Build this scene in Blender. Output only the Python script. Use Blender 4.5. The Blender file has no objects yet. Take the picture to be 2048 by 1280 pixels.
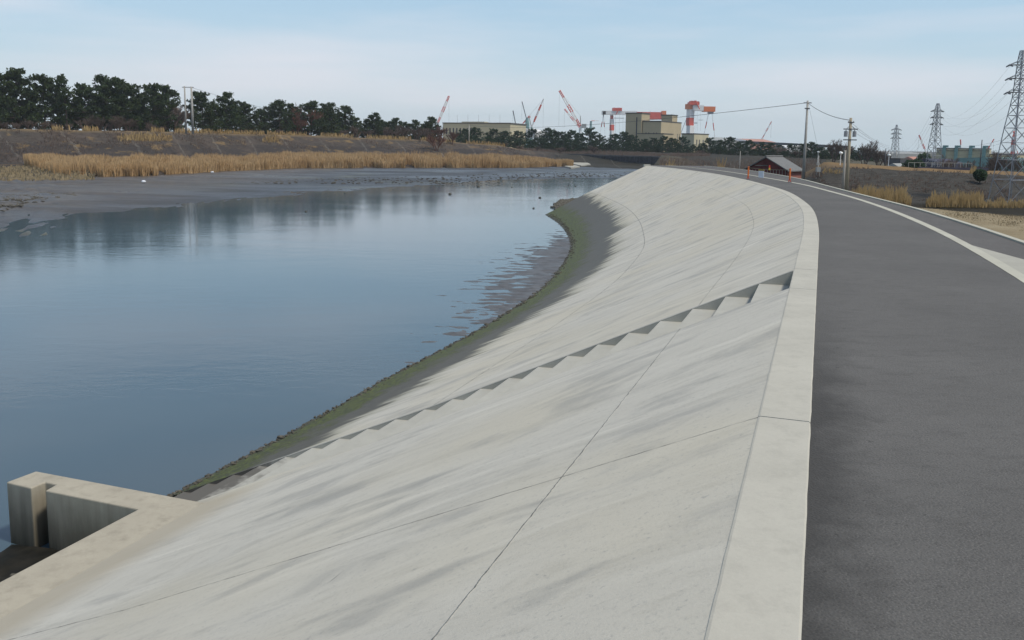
import bpy, math, random
from mathutils import Vector, Matrix, noise as mn
R = math.radians
C = bpy.context.scene.collection
SC = bpy.context.scene
rnd = random.Random(7)

# ------------------------------------------------------------------ camera
F, CX, CY, HZ, ROLL, EYE = 1700.0, 1024.0, 512.0, 291.0, 0.0125, 1.75
_p = math.atan((CY - HZ) / F); _r = math.atan(ROLL)
FW = Vector((0, math.cos(_p), -math.sin(_p)))
_rt = Vector((1, 0, 0)); _up = Vector((0, math.sin(_p), math.cos(_p)))
RT = _rt * math.cos(_r) + _up * math.sin(_r)
UP = -_rt * math.sin(_r) + _up * math.cos(_r)
cd = bpy.data.cameras.new('camera'); cam = bpy.data.objects.new('camera', cd); C.objects.link(cam)
m3 = Matrix((RT, UP, -FW)).transposed()
cam.matrix_world = Matrix.Translation((0, 0, EYE)) @ m3.to_4x4()
cd.sensor_width = 36; cd.lens = 36 * F / 2048; cd.shift_y = -(640 - CY) / 2048
cd.clip_end = 6000; cd.clip_start = .05
SC.camera = cam

# ------------------------------------------------------------------ light
SUN_AZ, SUN_EL = R(117), R(58)          # azimuth clockwise from the view direction (+Y)
w = bpy.data.worlds.new('World'); SC.world = w; w.use_nodes = True
nt = w.node_tree; nt.nodes.clear()
def WN(t, **k):
    n = nt.nodes.new(t)
    for a, b in k.items(): setattr(n, a, b)
    return n
sky = WN('ShaderNodeTexSky', sky_type='NISHITA', sun_disc=False, sun_elevation=SUN_EL, sun_rotation=SUN_AZ,
         altitude=0, air_density=1.0, dust_density=0.8, ozone_density=1.3)
bg = WN('ShaderNodeBackground'); bg.inputs[1].default_value = 0.092
wo = WN('ShaderNodeOutputWorld'); tc = WN('ShaderNodeTexCoord')
mp = WN('ShaderNodeMapping'); mp.inputs['Scale'].default_value = (1.0, 1.0, 8.0); mp.inputs['Rotation'].default_value = (0, R(8), 0)
nz = WN('ShaderNodeTexNoise'); nz.inputs['Scale'].default_value = 1.7; nz.inputs['Detail'].default_value = 5; nz.inputs['Roughness'].default_value = .5
cr = WN('ShaderNodeMapRange'); cr.inputs[1].default_value = .48; cr.inputs[2].default_value = .72; cr.inputs[4].default_value = .62
mx = WN('ShaderNodeMix', data_type='RGBA'); mx.inputs[7].default_value = (6.5, 6.35, 6.75, 1)
sp = WN('ShaderNodeSeparateXYZ'); hz = WN('ShaderNodeMapRange'); hz.inputs[1].default_value = 0.0; hz.inputs[2].default_value = 0.42
hz.inputs[3].default_value = .92; hz.inputs[4].default_value = .15
mh = WN('ShaderNodeMix', data_type='RGBA'); mh.inputs[7].default_value = (4.5, 5.75, 6.6, 1)
L = nt.links.new
gz = WN('ShaderNodeMapRange'); gz.inputs[1].default_value = .02; gz.inputs[2].default_value = .19
gc = WN('ShaderNodeMix', data_type='RGBA'); gc.inputs[6].default_value = (4.75, 5.6, 6.1, 1); gc.inputs[7].default_value = (3.35, 5.1, 6.5, 1)
L(sp.outputs[2], gz.inputs[0]); L(gz.outputs[0], gc.inputs[0]); L(gc.outputs[2], mh.inputs[7])
L(tc.outputs['Generated'], mp.inputs[0]); L(mp.outputs[0], nz.inputs['Vector']); L(nz.outputs['Fac'], cr.inputs[0])
L(tc.outputs['Generated'], sp.inputs[0]); L(sp.outputs[2], hz.inputs[0])
L(sky.outputs[0], mh.inputs[6]); L(hz.outputs[0], mh.inputs[0])
L(mh.outputs[2], mx.inputs[6]); L(cr.outputs[0], mx.inputs[0]); L(mx.outputs[2], bg.inputs[0]); L(bg.outputs[0], wo.inputs[0])
sd = bpy.data.lights.new('sun', 'SUN'); sd.energy = 2.1; sd.angle = R(7.0); sd.color = (1, .92, .78)
so = bpy.data.objects.new('sun', sd); C.objects.link(so)
sv = Vector((math.sin(SUN_AZ) * math.cos(SUN_EL), math.cos(SUN_AZ) * math.cos(SUN_EL), math.sin(SUN_EL)))
so.rotation_euler = sv.to_track_quat('Z', 'Y').to_euler(); so.location = sv * 100
vs = SC.view_settings; vs.view_transform = 'Standard'; vs.look = 'None'; vs.exposure = 0.53; vs.gamma = 1
SC.cycles.volume_step_rate = 5; SC.cycles.volume_max_steps = 64; SC.cycles.volume_bounces = 0

# ------------------------------------------------------------------ helpers
def ray(x, y): return FW + RT * ((x - CX) / F) + UP * ((CY - y) / F)
def atz(x, y, z):
    d = ray(x, y); return d * ((z - EYE) / d.z) + Vector((0, 0, EYE))
def at(x, y, D):
    d = ray(x, y); return d * (D / d.y) + Vector((0, 0, EYE))
def hy(x): return HZ + ROLL * (x - CX)
def gp(x, D, z=0):                                   # point of column x at depth D and height z
    p = at(x, hy(x), D)
    q = at(x, hy(x) + (EYE - z) * F / D, D); return Vector((q.x, D, z))
def zof(x, y, D): return at(x, y, D).z
def itp(x, xs, ys):
    if x <= xs[0]: return ys[0]
    for i in range(len(xs) - 1):
        if x <= xs[i + 1]: return ys[i] + (ys[i + 1] - ys[i]) * (x - xs[i]) / (xs[i + 1] - xs[i])
    return ys[-1]
def nz3(x, y, z=0): return mn.noise(Vector((x, y, z)))
def fbm(x, y, z=0, o=4):
    a, s, f = 0, 1, 1
    for _ in range(o): a += s * mn.noise(Vector((x * f, y * f, z + f))); s *= .5; f *= 2
    return a
class MB:
    def __init__(s): s.v = []; s.f = []; s.uv = None; s.mi = []
    def face(s, pts, m=0):
        n = len(s.v); s.v += [tuple(p) for p in pts]; s.f.append(tuple(range(n, n + len(pts)))); s.mi.append(m); return s
    def hexa(s, a, m=0):                              # 8 corners: 4 bottom ccw, 4 top ccw
        n = len(s.v); s.v += [tuple(p) for p in a]
        for q in ((3, 2, 1, 0), (4, 5, 6, 7), (0, 1, 5, 4), (1, 2, 6, 5), (2, 3, 7, 6), (3, 0, 4, 7)):
            s.f.append(tuple(n + i for i in q)); s.mi.append(m)
        return s
    def box(s, c, d, rz=0, m=0):
        hx, hy_, hz_ = d[0] / 2, d[1] / 2, d[2] / 2; cc, ss = math.cos(rz), math.sin(rz); a = []
        for zz in (-hz_, hz_):
            for xx, yy in ((-hx, -hy_), (hx, -hy_), (hx, hy_), (-hx, hy_)):
                a.append((c[0] + xx * cc - yy * ss, c[1] + xx * ss + yy * cc, c[2] + zz))
        return s.hexa(a, m)
    def prism(s, pts, z0, z1, m=0):
        n = len(s.v); k = len(pts)
        s.v += [(p[0], p[1], z0) for p in pts] + [(p[0], p[1], z1) for p in pts]
        s.f.append(tuple(reversed(range(n, n + k)))); s.f.append(tuple(range(n + k, n + 2 * k))); s.mi += [m, m]
        for i in range(k):
            j = (i + 1) % k; s.f.append((n + i, n + j, n + k + j, n + k + i)); s.mi.append(m)
        return s
    def bar(s, p, q, r, r2=None, k=4, m=0):           # k-sided bar / tube between two points
        p = Vector(p); q = Vector(q); r2 = r if r2 is None else r2; d = q - p
        if d.length < 1e-6: return s
        d.normalize(); a = d.orthogonal().normalized(); b = d.cross(a); n = len(s.v)
        for c, rr in ((p, r), (q, r2)):
            for i in range(k):
                t = 2 * math.pi * (i + .5) / k; s.v.append(tuple(c + a * math.cos(t) * rr + b * math.sin(t) * rr))
        for i in range(k):
            j = (i + 1) % k; s.f.append((n + i, n + j, n + k + j, n + k + i)); s.mi.append(m)
        s.f.append(tuple(reversed(range(n, n + k)))); s.f.append(tuple(range(n + k, n + 2 * k))); s.mi += [m, m]
        return s
    def path(s, pts, r, k=4, m=0):
        for a, b in zip(pts[:-1], pts[1:]): s.bar(a, b, r, None, k, m)
        return s
    def blob(s, c, r, seed=0, m=0, n=1):              # rough stone
        bm_v = ico[n - 1][0]; k = len(s.v)
        for v in bm_v:
            q = 1 + .45 * nz3(v[0] * 1.3 + seed * 7.1, v[1] * 1.3 + seed, v[2] * 1.3)
            s.v.append((c[0] + v[0] * r[0] * q, c[1] + v[1] * r[1] * q, c[2] + v[2] * r[2] * q))
        for f in ico[n - 1][1]: s.f.append(tuple(k + i for i in f)); s.mi.append(m)
        return s
    def build(s, name, mats, parent=None, smooth=False, loc=None):
        me = bpy.data.meshes.new(name); me.from_pydata(s.v, [], s.f); me.update()
        mats = mats if isinstance(mats, (list, tuple)) else [mats]
        for m_ in mats: me.materials.append(m_)
        if len(mats) > 1: me.polygons.foreach_set('material_index', s.mi)
        if smooth: me.polygons.foreach_set('use_smooth', [True] * len(me.polygons))
        if s.uv:
            ul = me.uv_layers.new(name='UVMap'); dat = []
            for lp in me.loops: dat += list(s.uv[lp.vertex_index])
            ul.data.foreach_set('uv', dat)
        o = bpy.data.objects.new(name, me); C.objects.link(o)
        if parent is not None: o.parent = parent
        if loc is not None: o.location = loc
        return o
def _ico():
    import bmesh
    out = []
    for n in (1, 2):
        b = bmesh.new(); bmesh.ops.create_icosphere(b, subdivisions=n, radius=1)
        b.verts.index_update(); out.append(([tuple(v.co) for v in b.verts], [tuple(v.index for v in f.verts) for f in b.faces])); b.free()
    return out
ico = _ico()
def grid(rows, name, mat, uvs=None, parent=None, smooth=True):
    mb = MB(); n = len(rows[0])
    for r_ in rows: mb.v += [tuple(p) for p in r_]
    for i in range(len(rows) - 1):
        for j in range(n - 1):
            mb.f.append((i * n + j, i * n + j + 1, (i + 1) * n + j + 1, (i + 1) * n + j)); mb.mi.append(0)
    if uvs: mb.uv = [u for r_ in uvs for u in r_]
    return mb.build(name, mat, parent, smooth)
def tag(o, label, cat, group=None, kind=None):
    o['label'] = label; o['category'] = cat
    if group: o['group'] = group
    if kind: o['kind'] = kind
    return o
def st(o, label=None, kind='structure', cat=None):
    o['kind'] = kind
    if label: o['label'] = label
    if cat: o['category'] = cat
    return o
def root(name, loc, label, cat, group=None, rz=0):
    o = bpy.data.objects.new(name, None); C.objects.link(o); o.location = loc; o.rotation_euler = (0, 0, rz); o.empty_display_size = .3
    return tag(o, label, cat, group)
def copy_tree(o, parent=None):
    c = o.copy(); C.objects.link(c); c.parent = parent
    for ch in [k for k in KIDS.get(o.name, [])]: copy_tree(ch, c)
    return c
KIDS = {}

# ------------------------------------------------------------------ materials
class T:
    def __init__(s, name, rough=.8, spec=.3, metal=0):
        s.m = bpy.data.materials.new(name); s.m.use_nodes = True; s.t = s.m.node_tree
        s.b = s.t.nodes['Principled BSDF']; s.b.inputs['Roughness'].default_value = rough
        s.b.inputs['Specular IOR Level'].default_value = spec; s.b.inputs['Metallic'].default_value = metal
    def n(s, t, **k):
        x = s.t.nodes.new(t)
        for a, b in k.items(): setattr(x, a, b)
        return x
    def put(s, sock, v):
        if v is None: return
        if hasattr(v, 'is_output'): s.t.links.new(v, sock)
        elif isinstance(v, (tuple, list)) and len(v) == 3 and sock.type == 'RGBA': sock.default_value = (*v, 1)
        else: sock.default_value = v
    def pos(s): return s.n('ShaderNodeNewGeometry').outputs['Position']
    def co(s, k='Object'): return s.n('ShaderNodeTexCoord').outputs[k]
    def rndo(s): return s.n('ShaderNodeObjectInfo').outputs['Random']
    def map(s, v, sc=(1, 1, 1), rot=(0, 0, 0), loc=(0, 0, 0)):
        x = s.n('ShaderNodeMapping'); s.put(x.inputs[0], v); x.inputs['Scale'].default_value = sc
        x.inputs['Rotation'].default_value = rot; x.inputs['Location'].default_value = loc; return x.outputs[0]
    def noise(s, v, sc, det=4, ro=.55, dist=0):
        x = s.n('ShaderNodeTexNoise'); s.put(x.inputs['Vector'], v); x.inputs['Scale'].default_value = sc
        x.inputs['Detail'].default_value = det; x.inputs['Roughness'].default_value = ro; x.inputs['Distortion'].default_value = dist
        return x.outputs['Fac']
    def vor(s, v, sc, feat='F1'):
        x = s.n('ShaderNodeTexVoronoi', feature=feat); s.put(x.inputs['Vector'], v); x.inputs['Scale'].default_value = sc
        return x.outputs['Distance']
    def mr(s, v, a, b, c=0, d=1, sm=False):
        x = s.n('ShaderNodeMapRange'); 
        if sm: x.interpolation_type = 'SMOOTHSTEP'
        for i, q in enumerate((v, a, b, c, d)): s.put(x.inputs[i], q)
        return x.outputs[0]
    def ma(s, op, a, b=0, c=0):
        x = s.n('ShaderNodeMath', operation=op); s.put(x.inputs[0], a); s.put(x.inputs[1], b); s.put(x.inputs[2], c); return x.outputs[0]
    def mix(s, f, a, b, mode='MIX'):
        x = s.n('ShaderNodeMix', data_type='RGBA', blend_type=mode); s.put(x.inputs[0], f); s.put(x.inputs[6], a); s.put(x.inputs[7], b); return x.outputs[2]
    def xyz(s, v):
        x = s.n('ShaderNodeSeparateXYZ'); s.put(x.inputs[0], v); return x.outputs
    def comb(s, a, b, c=0):
        x = s.n('ShaderNodeCombineXYZ'); s.put(x.inputs[0], a); s.put(x.inputs[1], b); s.put(x.inputs[2], c); return x.outputs[0]
    def col(s, c): s.put(s.b.inputs['Base Color'], c); return s
    def rough(s, c): s.put(s.b.inputs['Roughness'], c); return s
    def bump(s, h, st_=.3, d=.02):
        x = s.n('ShaderNodeBump'); s.put(x.inputs['Height'], h); x.inputs['Strength'].default_value = st_; x.inputs['Distance'].default_value = d
        s.t.links.new(x.outputs[0], s.b.inputs['Normal']); return s
def simple(name, c, rough=.6, var=.18, sc=2.0, metal=0, spec=.35, obj=True):
    t = T(name, rough, spec, metal); v = t.co('Object') if obj else t.pos()
    n1 = t.noise(v, sc, 5, .6)
    t.col(t.mix(t.mr(n1, .3, .7), tuple(q * (1 - var) for q in c), tuple(min(1, q * (1 + var)) for q in c)))
    return t.m
def foliage(name, c1, c2, c3, sc=.35):
    t = T(name, .85, .15); v = t.co('Object')
    f = t.noise(v, sc, 3, .6); g = t.noise(v, sc * 6, 3, .6); r_ = t.rndo()
    a = t.mix(t.mr(f, .35, .65), c1, c2); a = t.mix(t.mr(g, .5, .8), a, c3)
    a = t.mix(t.mr(r_, 0, 1, 0, .45), a, tuple(q * .72 for q in c2)); t.col(a)
    tr = t.n('ShaderNodeBsdfTranslucent'); t.t.links.new(a, tr.inputs[0]); ms = t.n('ShaderNodeMixShader'); ms.inputs[0].default_value = .22
    out = t.t.nodes['Material Output']; t.t.links.new(t.b.outputs[0], ms.inputs[1]); t.t.links.new(tr.outputs[0], ms.inputs[2]); t.t.links.new(ms.outputs[0], out.inputs[0])
    return t.m

WZ = -4.63
# --- concrete of the revetment. UV: u = metres along the path, v = metres down from the asphalt edge
def concrete_slope():
    t = T('slope_concrete', .82, .25); uv = t.co('UV'); u, v, _ = t.xyz(uv); P = t.pos(); px, py, pz = t.xyz(P)
    warp = t.noise(t.map(uv, (.35, .12, 1)), 1, 3); uw = t.ma('ADD', u, t.mr(warp, 0, 1, -1.1, 1.1))
    tilt = t.ma('ADD', uw, t.ma('MULTIPLY', v, .22))
    vec = t.comb(tilt, t.ma('MULTIPLY', v, .13))
    s1 = t.noise(vec, 2.2, 6, .62); s2 = t.noise(vec, .7, 4, .6); s3 = t.noise(t.comb(tilt, t.ma('MULTIPLY', v, .3)), 9, 5, .65)
    fine = t.noise(P, 55, 5, .7); fine2 = t.noise(P, 14, 5, .65)
    base = t.mix(t.mr(s2, .3, .7), (.485, .462, .40), (.57, .545, .475))
    base = t.mix(t.mr(s1, .48, .72, 0, .52, True), base, (.32, .305, .26))
    base = t.mix(t.mr(s3, .52, .74, 0, .42), base, (.27, .255, .215))
    base = t.mix(t.mr(t.noise(vec, 3.1, 3), .55, .7, 0, .6), base, (.66, .63, .55))
    warm = t.noise(t.map(uv, (.22, .22, 1), loc=(3, 1, 0)), 1, 3)
    base = t.mix(t.mr(warm, .45, .62, 0, .6), base, (.53, .485, .375))
    base = t.mix(t.mr(fine, .35, .65, 0, .35), base, (.58, .55, .47))
    base = t.mix(t.mr(fine2, .62, .8, 0, .5), base, (.24, .245, .24))
    bl = t.noise(t.comb(tilt, t.ma('MULTIPLY', v, .45)), 1.5, 5, .6); base = t.mix(t.mr(bl, .5, .68, 0, .5, True), base, (.27, .267, .25)); gr = t.noise(P, 28, 4, .75); base = t.mix(t.mr(gr, .55, .7, 0, .35), base, (.27, .268, .25))
    # tan staining around the outfall
    ts = t.ma('MULTIPLY', t.mr(u, 6.8, 7.2, 1, 0), t.mr(t.ma('ADD', v, t.mr(s2, 0, 1, -.4, .4)), 7.1, 7.9))
    base = t.mix(t.ma('MULTIPLY', ts, .85), base, (.42, .37, .28))
    # joints running along the slope and across it
    wob = t.mr(t.noise(t.comb(t.ma('MULTIPLY', u, 1), 0, 0), 6, 5, .7), 0, 1, -.02, .02)
    def line(x, c, wd, wb=wob):
        d = t.ma('ABSOLUTE', t.ma('SUBTRACT', t.ma('ADD', x, wb), c)); return t.mr(d, wd * .4, wd, 1, 0)
    J = None
    wob2 = t.mr(t.noise(t.comb(t.ma('MULTIPLY', v, 1), 0, 0), 5, 5, .7), 0, 1, -.02, .02)
    for k, (ax, c, wd) in enumerate((('v', 1.66, .008), ('v', 5.82, .022), ('u', 2.6, .012), ('u', 15.5, .03), ('u', 21.0, .03), ('u', 26.5, .03), ('u', 37.5, .04), ('u', 48.5, .05), ('u', -3.0, .03), ('u', -8.4, .03))):
        l = line(v if ax == 'v' else u, c, wd, wob if ax == 'v' else wob2)
        if c == 1.66: l = t.ma('MULTIPLY', l, t.ma('GREATER_THAN', t.ma('ABSOLUTE', t.ma('SUBTRACT', u, 8.95)), .75))
        if c == 5.82: l = t.ma('MULTIPLY', l, t.ma('GREATER_THAN', u, 8.6))
        J = l if J is None else t.ma('MAXIMUM', J, l)
    Jf = t.ma('MULTIPLY', J, t.mr(t.noise(P, 7, 5), .38, .62, .15, .9))
    base = t.mix(t.ma('MULTIPLY', Jf, .85), base, (.09, .09, .085))
    # wet and mossy tidal zone
    far = t.ma('MAXIMUM', t.ma('SUBTRACT', u, 20), 0); sh = t.ma('MULTIPLY', far, .032)
    vv = t.ma('ADD', v, sh)
    edge = t.noise(t.comb(t.ma('MULTIPLY', tilt, 1.6), t.ma('MULTIPLY', v, .35)), 1.1, 6, .66)
    big = t.noise(t.comb(u, 0, 0), .23, 2)
    e2 = t.ma('ADD', t.ma('ADD', vv, t.mr(edge, .2, .8, -1.0, 1.0)), t.mr(big, .3, .7, -.45, .45))
    sth = t.mr(t.ma('ADD', u, t.ma('MULTIPLY', v, .115)), 8.2, 8.6); wet = t.ma('MULTIPLY', sth, t.mr(e2, 7.8, 8.25, 0, 1, True))
    olive = t.ma('MULTIPLY', sth, t.mr(e2, 7.3, 8.0, 0, .55))
    wc = t.mix(t.mr(s3, .3, .7), (.068, .062, .048), (.118, .108, .085)); wc = t.mix(t.mr(fine2, .4, .75, 0, .6), wc, (.06, .06, .05))
    base = t.mix(olive, base, (.27, .265, .19)); base = t.mix(t.mr(wet, 0, 1, 0, .96), base, wc)
    mossn = t.noise(t.comb(u, t.ma('MULTIPLY', v, .5)), 1.3, 5, .7); mf = t.noise(P, 9, 5, .75)
    vm = t.ma('ADD', v, t.ma('MULTIPLY', far, .018)); mg = t.mr(t.ma('ADD', t.ma('ADD', vm, t.mr(mossn, .25, .75, -.8, .8)), t.mr(mf, .2, .8, -.6, .6)), 9.1, 9.6, 0, .95)
    mcol = t.mix(t.mr(mf, .42, .60), (.028, .032, .012), (.125, .145, .018)); mcol = t.mix(t.mr(t.noise(t.comb(u, t.ma('MULTIPLY', v, 2)), 2.2, 5, .75), .54, .66, 0, .7), mcol, (.075, .07, .05)); mcol = t.mix(t.mr(t.noise(P, 26, 3), .6, .75, 0, .7), mcol, (.20, .20, .13))
    base = t.mix(mg, base, mcol)
    rim = t.mr(pz, WZ + .16, WZ + .03, 0, .8); base = t.mix(rim, base, (.06, .055, .045))
    t.col(base); t.rough(t.mr(wet, 0, 1, .85, .55))
    ch = t.mr(t.noise(t.comb(tilt, t.ma('MULTIPLY', v, .6)), 16, 4, .8), .66, .72, 0, .55); base = t.mix(ch, base, (.16, .158, .145)); t.col(base)
    h = t.ma('ADD', t.ma('MULTIPLY', fine, .35), t.ma('ADD', t.ma('MULTIPLY', s3, .7), t.ma('MULTIPLY', J, -1.5)))
    h = t.ma('ADD', h, t.ma('MULTIPLY', t.ma('MULTIPLY', mg, mf), 5)); t.bump(h, .5, .012)
    return t.m
def concrete_flat(name, c=(.52, .52, .495), stain=.5, tide=False):
    t = T(name, .85, .22); P = t.pos(); uv = P
    a = t.noise(P, 1.1, 5, .6); b = t.noise(t.map(P, (1, 1, 1)), 6, 6, .68); f = t.noise(P, 60, 4, .7)
    base = t.mix(t.mr(a, .3, .7), tuple(q * .87 for q in c), tuple(q * 1.08 for q in c))
    base = t.mix(t.mr(b, .5, .8, 0, stain), base, tuple(q * .68 for q in c)); base = t.mix(t.mr(f, .3, .7, 0, .3), base, tuple(min(.8, q * 1.22) for q in c))
    if tide:
        px, py, pz = t.xyz(P); e = t.ma('ADD', pz, t.mr(t.noise(t.map(P, (3, 3, .6)), 1, 5, .65), .2, .8, -.3, .3))
        base = t.mix(t.mr(e, tide, tide - .35, 0, .95), base, (.10, .095, .085))
    t.col(base); t.bump(t.ma('ADD', t.ma('MULTIPLY', b, .6), t.ma('MULTIPLY', f, .4)), .35, .01); return t.m
def outfall_mat():
    t = T('outfall_concrete', .85, .2); P = t.pos(); px, py, pz = t.xyz(P)
    a = t.noise(P, 1.3, 5, .6); b = t.noise(P, 7, 6, .68); f = t.noise(P, 70, 4, .7); dr = t.noise(t.map(P, (4, 4, .5)), 1.2, 5, .6)
    base = t.mix(t.mr(a, .3, .7), (.32, .29, .23), (.40, .365, .29))
    base = t.mix(t.mr(b, .5, .8, 0, .35), base, (.24, .215, .165)); base = t.mix(t.mr(f, .35, .7, 0, .35), base, (.46, .43, .35))
    tz = t.ma('ADD', pz, t.mr(dr, .2, .8, -.25, .25))
    base = t.mix(t.mr(tz, -3.62, -4.2, 0, .8), base, (.11, .095, .072))
    base = t.mix(t.mr(tz, -4.2, -4.7, 0, .95), base, (.045, .042, .03))
    t.col(base); t.bump(t.ma('ADD', t.ma('MULTIPLY', b, .6), t.ma('MULTIPLY', f, .4)), .4, .01); return t.m
def asphalt(name, c=(.106, .103, .098), wetedge=True):
    t = T(name, .9, .25); P = t.pos(); uv = t.co('UV'); u, v, _ = t.xyz(uv)
    a = t.noise(P, .45, 4, .6); b = t.noise(t.map(P, (.6, 1.5, 1), rot=(0, 0, R(-19))), 5, 6, .75); f = t.noise(P, 110, 3, .7); g = t.vor(P, 70)
    base = t.mix(t.mr(a, .3, .7), tuple(q * .86 for q in c), tuple(q * 1.14 for q in c))
    base = t.mix(t.mr(b, .5, .72, 0, .6), base, tuple(q * .6 for q in c))
    base = t.mix(t.mr(f, .52, .70, 0, .75), base, tuple(q * 1.8 for q in c)); base = t.mix(t.mr(g, 0, .35, .75, 0), base, tuple(q * .4 for q in c))
    if wetedge:
        e = t.ma('ADD', u, t.mr(t.noise(P, 2.1, 6, .72), .2, .8, -.28, .28))
        k = t.ma('MULTIPLY', t.mr(e, .05, .42, 1, 0), t.mr(v, 5.5, 9.5, .7, .06)); base = t.mix(k, base, tuple(q * .33 for q in c))
        cr_ = t.ma('MULTIPLY', t.mr(t.noise(P, 19, 5, .8), .60, .66), t.mr(t.noise(P, 1.9, 3), .48, .6, 0, 1))
        base = t.mix(t.ma('MULTIPLY', cr_, t.mr(u, .1, 1.6, .9, .15)), base, tuple(q * .25 for q in c))
    t.col(base); t.bump(t.ma('ADD', t.ma('MULTIPLY', f, .5), t.ma('ADD', g, b)), .6, .006); return t.m
def water_mat():
    t = T('water', .085, .5); P = t.pos(); t.b.inputs['IOR'].default_value = 1.33
    a = t.noise(t.map(P, (.8, 1.5, 1), rot=(0, 0, R(-12))), .9, 4, .6, .4); b = t.noise(t.map(P, (.5, 1.2, 1), rot=(0, 0, R(25))), 3.2, 3, .55)
    big = t.noise(t.map(P, (.6, 1.4, 1)), .06, 3, .5, .5)
    amp = t.mr(big, .42, .6, .12, 1)
    t.col(t.mix(t.mr(t.noise(P, .12, 3), .3, .7), (.052, .088, .115), (.068, .104, .128)))
    h = t.ma('MULTIPLY', t.ma('ADD', t.ma('MULTIPLY', a, .8), t.ma('MULTIPLY', b, .22)), amp); t.bump(h, .27, .045); return t.m
def mud_mat(name='mud', shiny=True):
    t = T(name, .5, .5); P = t.pos(); px, py, pz = t.xyz(P)
    a = t.noise(t.map(P, (.5, 1.0, 1)), .09, 5, .6, .6); b = t.noise(t.map(P, (.8, .8, 1)), .8, 6, .72); f = t.noise(P, 3.5, 5, .7)
    base = t.mix(t.mr(a, .38, .62), (.058, .063, .070), (.038, .037, .036))
    base = t.mix(t.mr(b, .48, .66, 0, .85), base, (.024, .023, .021))
    g = t.noise(t.map(P, (.35, .8, 1), loc=(9, 4, 0)), .13, 5, .65, .8); base = t.mix(t.mr(g, .56, .68, 0, .6), base, (.14, .14, .07))
    base = t.mix(t.mr(px, -32, -48, 0, .9), base, t.mix(t.mr(b, .4, .6), (.05, .038, .027), (.11, .083, .053)))
    base = t.mix(t.mr(f, .62, .8, 0, .5), base, (.13, .13, .125))
    t.col(base); t.rough(t.mr(a, .35, .65, .27, .55)); t.bump(t.ma('ADD', b, t.ma('MULTIPLY', f, .5)), .9, .16); return t.m
def bank_mat():
    # land beyond the river: weathered revetment, dead grass on top
    t = T('bank_soil', .95, .1); P = t.pos(); px, py, pz = t.xyz(P); uv = t.co('UV'); u, v, _ = t.xyz(uv)
    a = t.noise(P, .12, 5, .65); b = t.noise(P, .9, 6, .7); f = t.noise(P, 4, 4, .7)
    base = t.mix(t.mr(a, .38, .62), (.085, .068, .058), (.058, .054, .05)); base = t.mix(t.mr(b, .45, .65, 0, .85), base, (.034, .028, .024)); low = t.mr(v, 4.95, 5.0, 1, 0); base = t.mix(t.ma('MULTIPLY', low, t.mr(a, .4, .5, .2, .75)), base, (.038, .034, .034))
    base = t.mix(t.mr(f, .52, .72, 0, .6), base, (.14, .115, .085))
    base = t.mix(t.mr(px, 8, 20, 0, .75), base, (.035, .036, .03))
    g = t.noise(P, .22, 5, .7); base = t.mix(t.ma('MULTIPLY', t.mr(g, .56, .66, 0, .7), t.mr(px, 0, 10, 1, .15)), base, (.22, .15, .07))
    up = t.ma('MULTIPLY', t.mr(v, 5.75, 6.1, 0, .9), t.mr(px, 0, 8, 1, 0)); base = t.mix(t.ma('MULTIPLY', up, t.mr(b, .3, .6, .5, 1)), base, (.27, .195, .10))
    w_ = t.mr(t.noise(P, .5, 4, .7), 0, 1, -1.2, 1.2); uu = t.ma('ADD', t.ma('ADD', u, w_), t.ma('MULTIPLY', v, 3))
    d = t.ma('ABSOLUTE', t.ma('SUBTRACT', t.ma('MODULO', uu, 13.0), 6.5)); ln = t.ma('MULTIPLY', t.mr(d, .10, .38, 1, 0), t.mr(v, 6, 5.7, 0, .32))
    base = t.mix(t.ma('MULTIPLY', ln, t.mr(g, .4, .55, .3, 1)), base, (.25, .235, .205))
    t.col(base); t.bump(b, .8, .25); return t.m
def land_mat():
    t = T('land_grass', .95, .1); P = t.pos(); uv = t.co('UV'); u, v, _ = t.xyz(uv)
    a = t.noise(P, .35, 5, .65); b = t.noise(t.map(P, (.6, 1.8, 1)), 1.6, 6, .7); f = t.noise(P, 9, 5, .75)
    dry = t.mix(t.mr(a, .35, .65), (.24, .19, .115), (.31, .26, .17)); dry = t.mix(t.mr(b, .5, .72, 0, .5), dry, (.22, .17, .10)); dry = t.mix(t.mr(f, .5, .75, 0, .4), dry, (.34, .29, .20))
    dk = t.mix(t.mr(b, .38, .62), (.036, .034, .03), (.075, .07, .062)); dk = t.mix(t.mr(f, .55, .75, 0, .5), dk, (.15, .14, .12))
    gold = t.mix(t.mr(b, .35, .65), (.25, .165, .075), (.15, .10, .055))
    vn = t.ma('ADD', v, t.mr(t.noise(P, .8, 5, .7), .2, .8, -.18, .18))
    c = t.mix(t.mr(vn, 2.02, 2.1), dry, (.03, .027, .02)); c = t.mix(t.mr(vn, 3.6, 3.9), c, dk); qx = t.xyz(P)[0]; gold = t.mix(t.mr(qx, 34, 44), dk, gold); c = t.mix(t.mr(vn, 5.1, 5.3), c, gold)
    c = t.mix(t.mr(vn, 7.05, 7.2), c, t.mix(t.mr(a, .4, .6), (.10, .085, .06), (.07, .07, .05)))
    t.col(c); t.bump(t.ma('ADD', b, f), .9, .08); return t.m
M = {}
M['slope'] = concrete_slope(); M['coping'] = concrete_flat('coping_concrete', (.42, .405, .35), .6)
M['steps'] = concrete_flat('step_concrete', (.375, .37, .33), .35, tide=-3.55); M['strip'] = concrete_flat('edge_concrete', (.43, .42, .35), .4)
M['slab'] = concrete_flat('slab_concrete', (.36, .35, .30), .4); M['outfall'] = outfall_mat()
M['asphalt'] = asphalt('asphalt'); M['asphalt2'] = asphalt('lane_asphalt', (.108, .103, .098), False)
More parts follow.
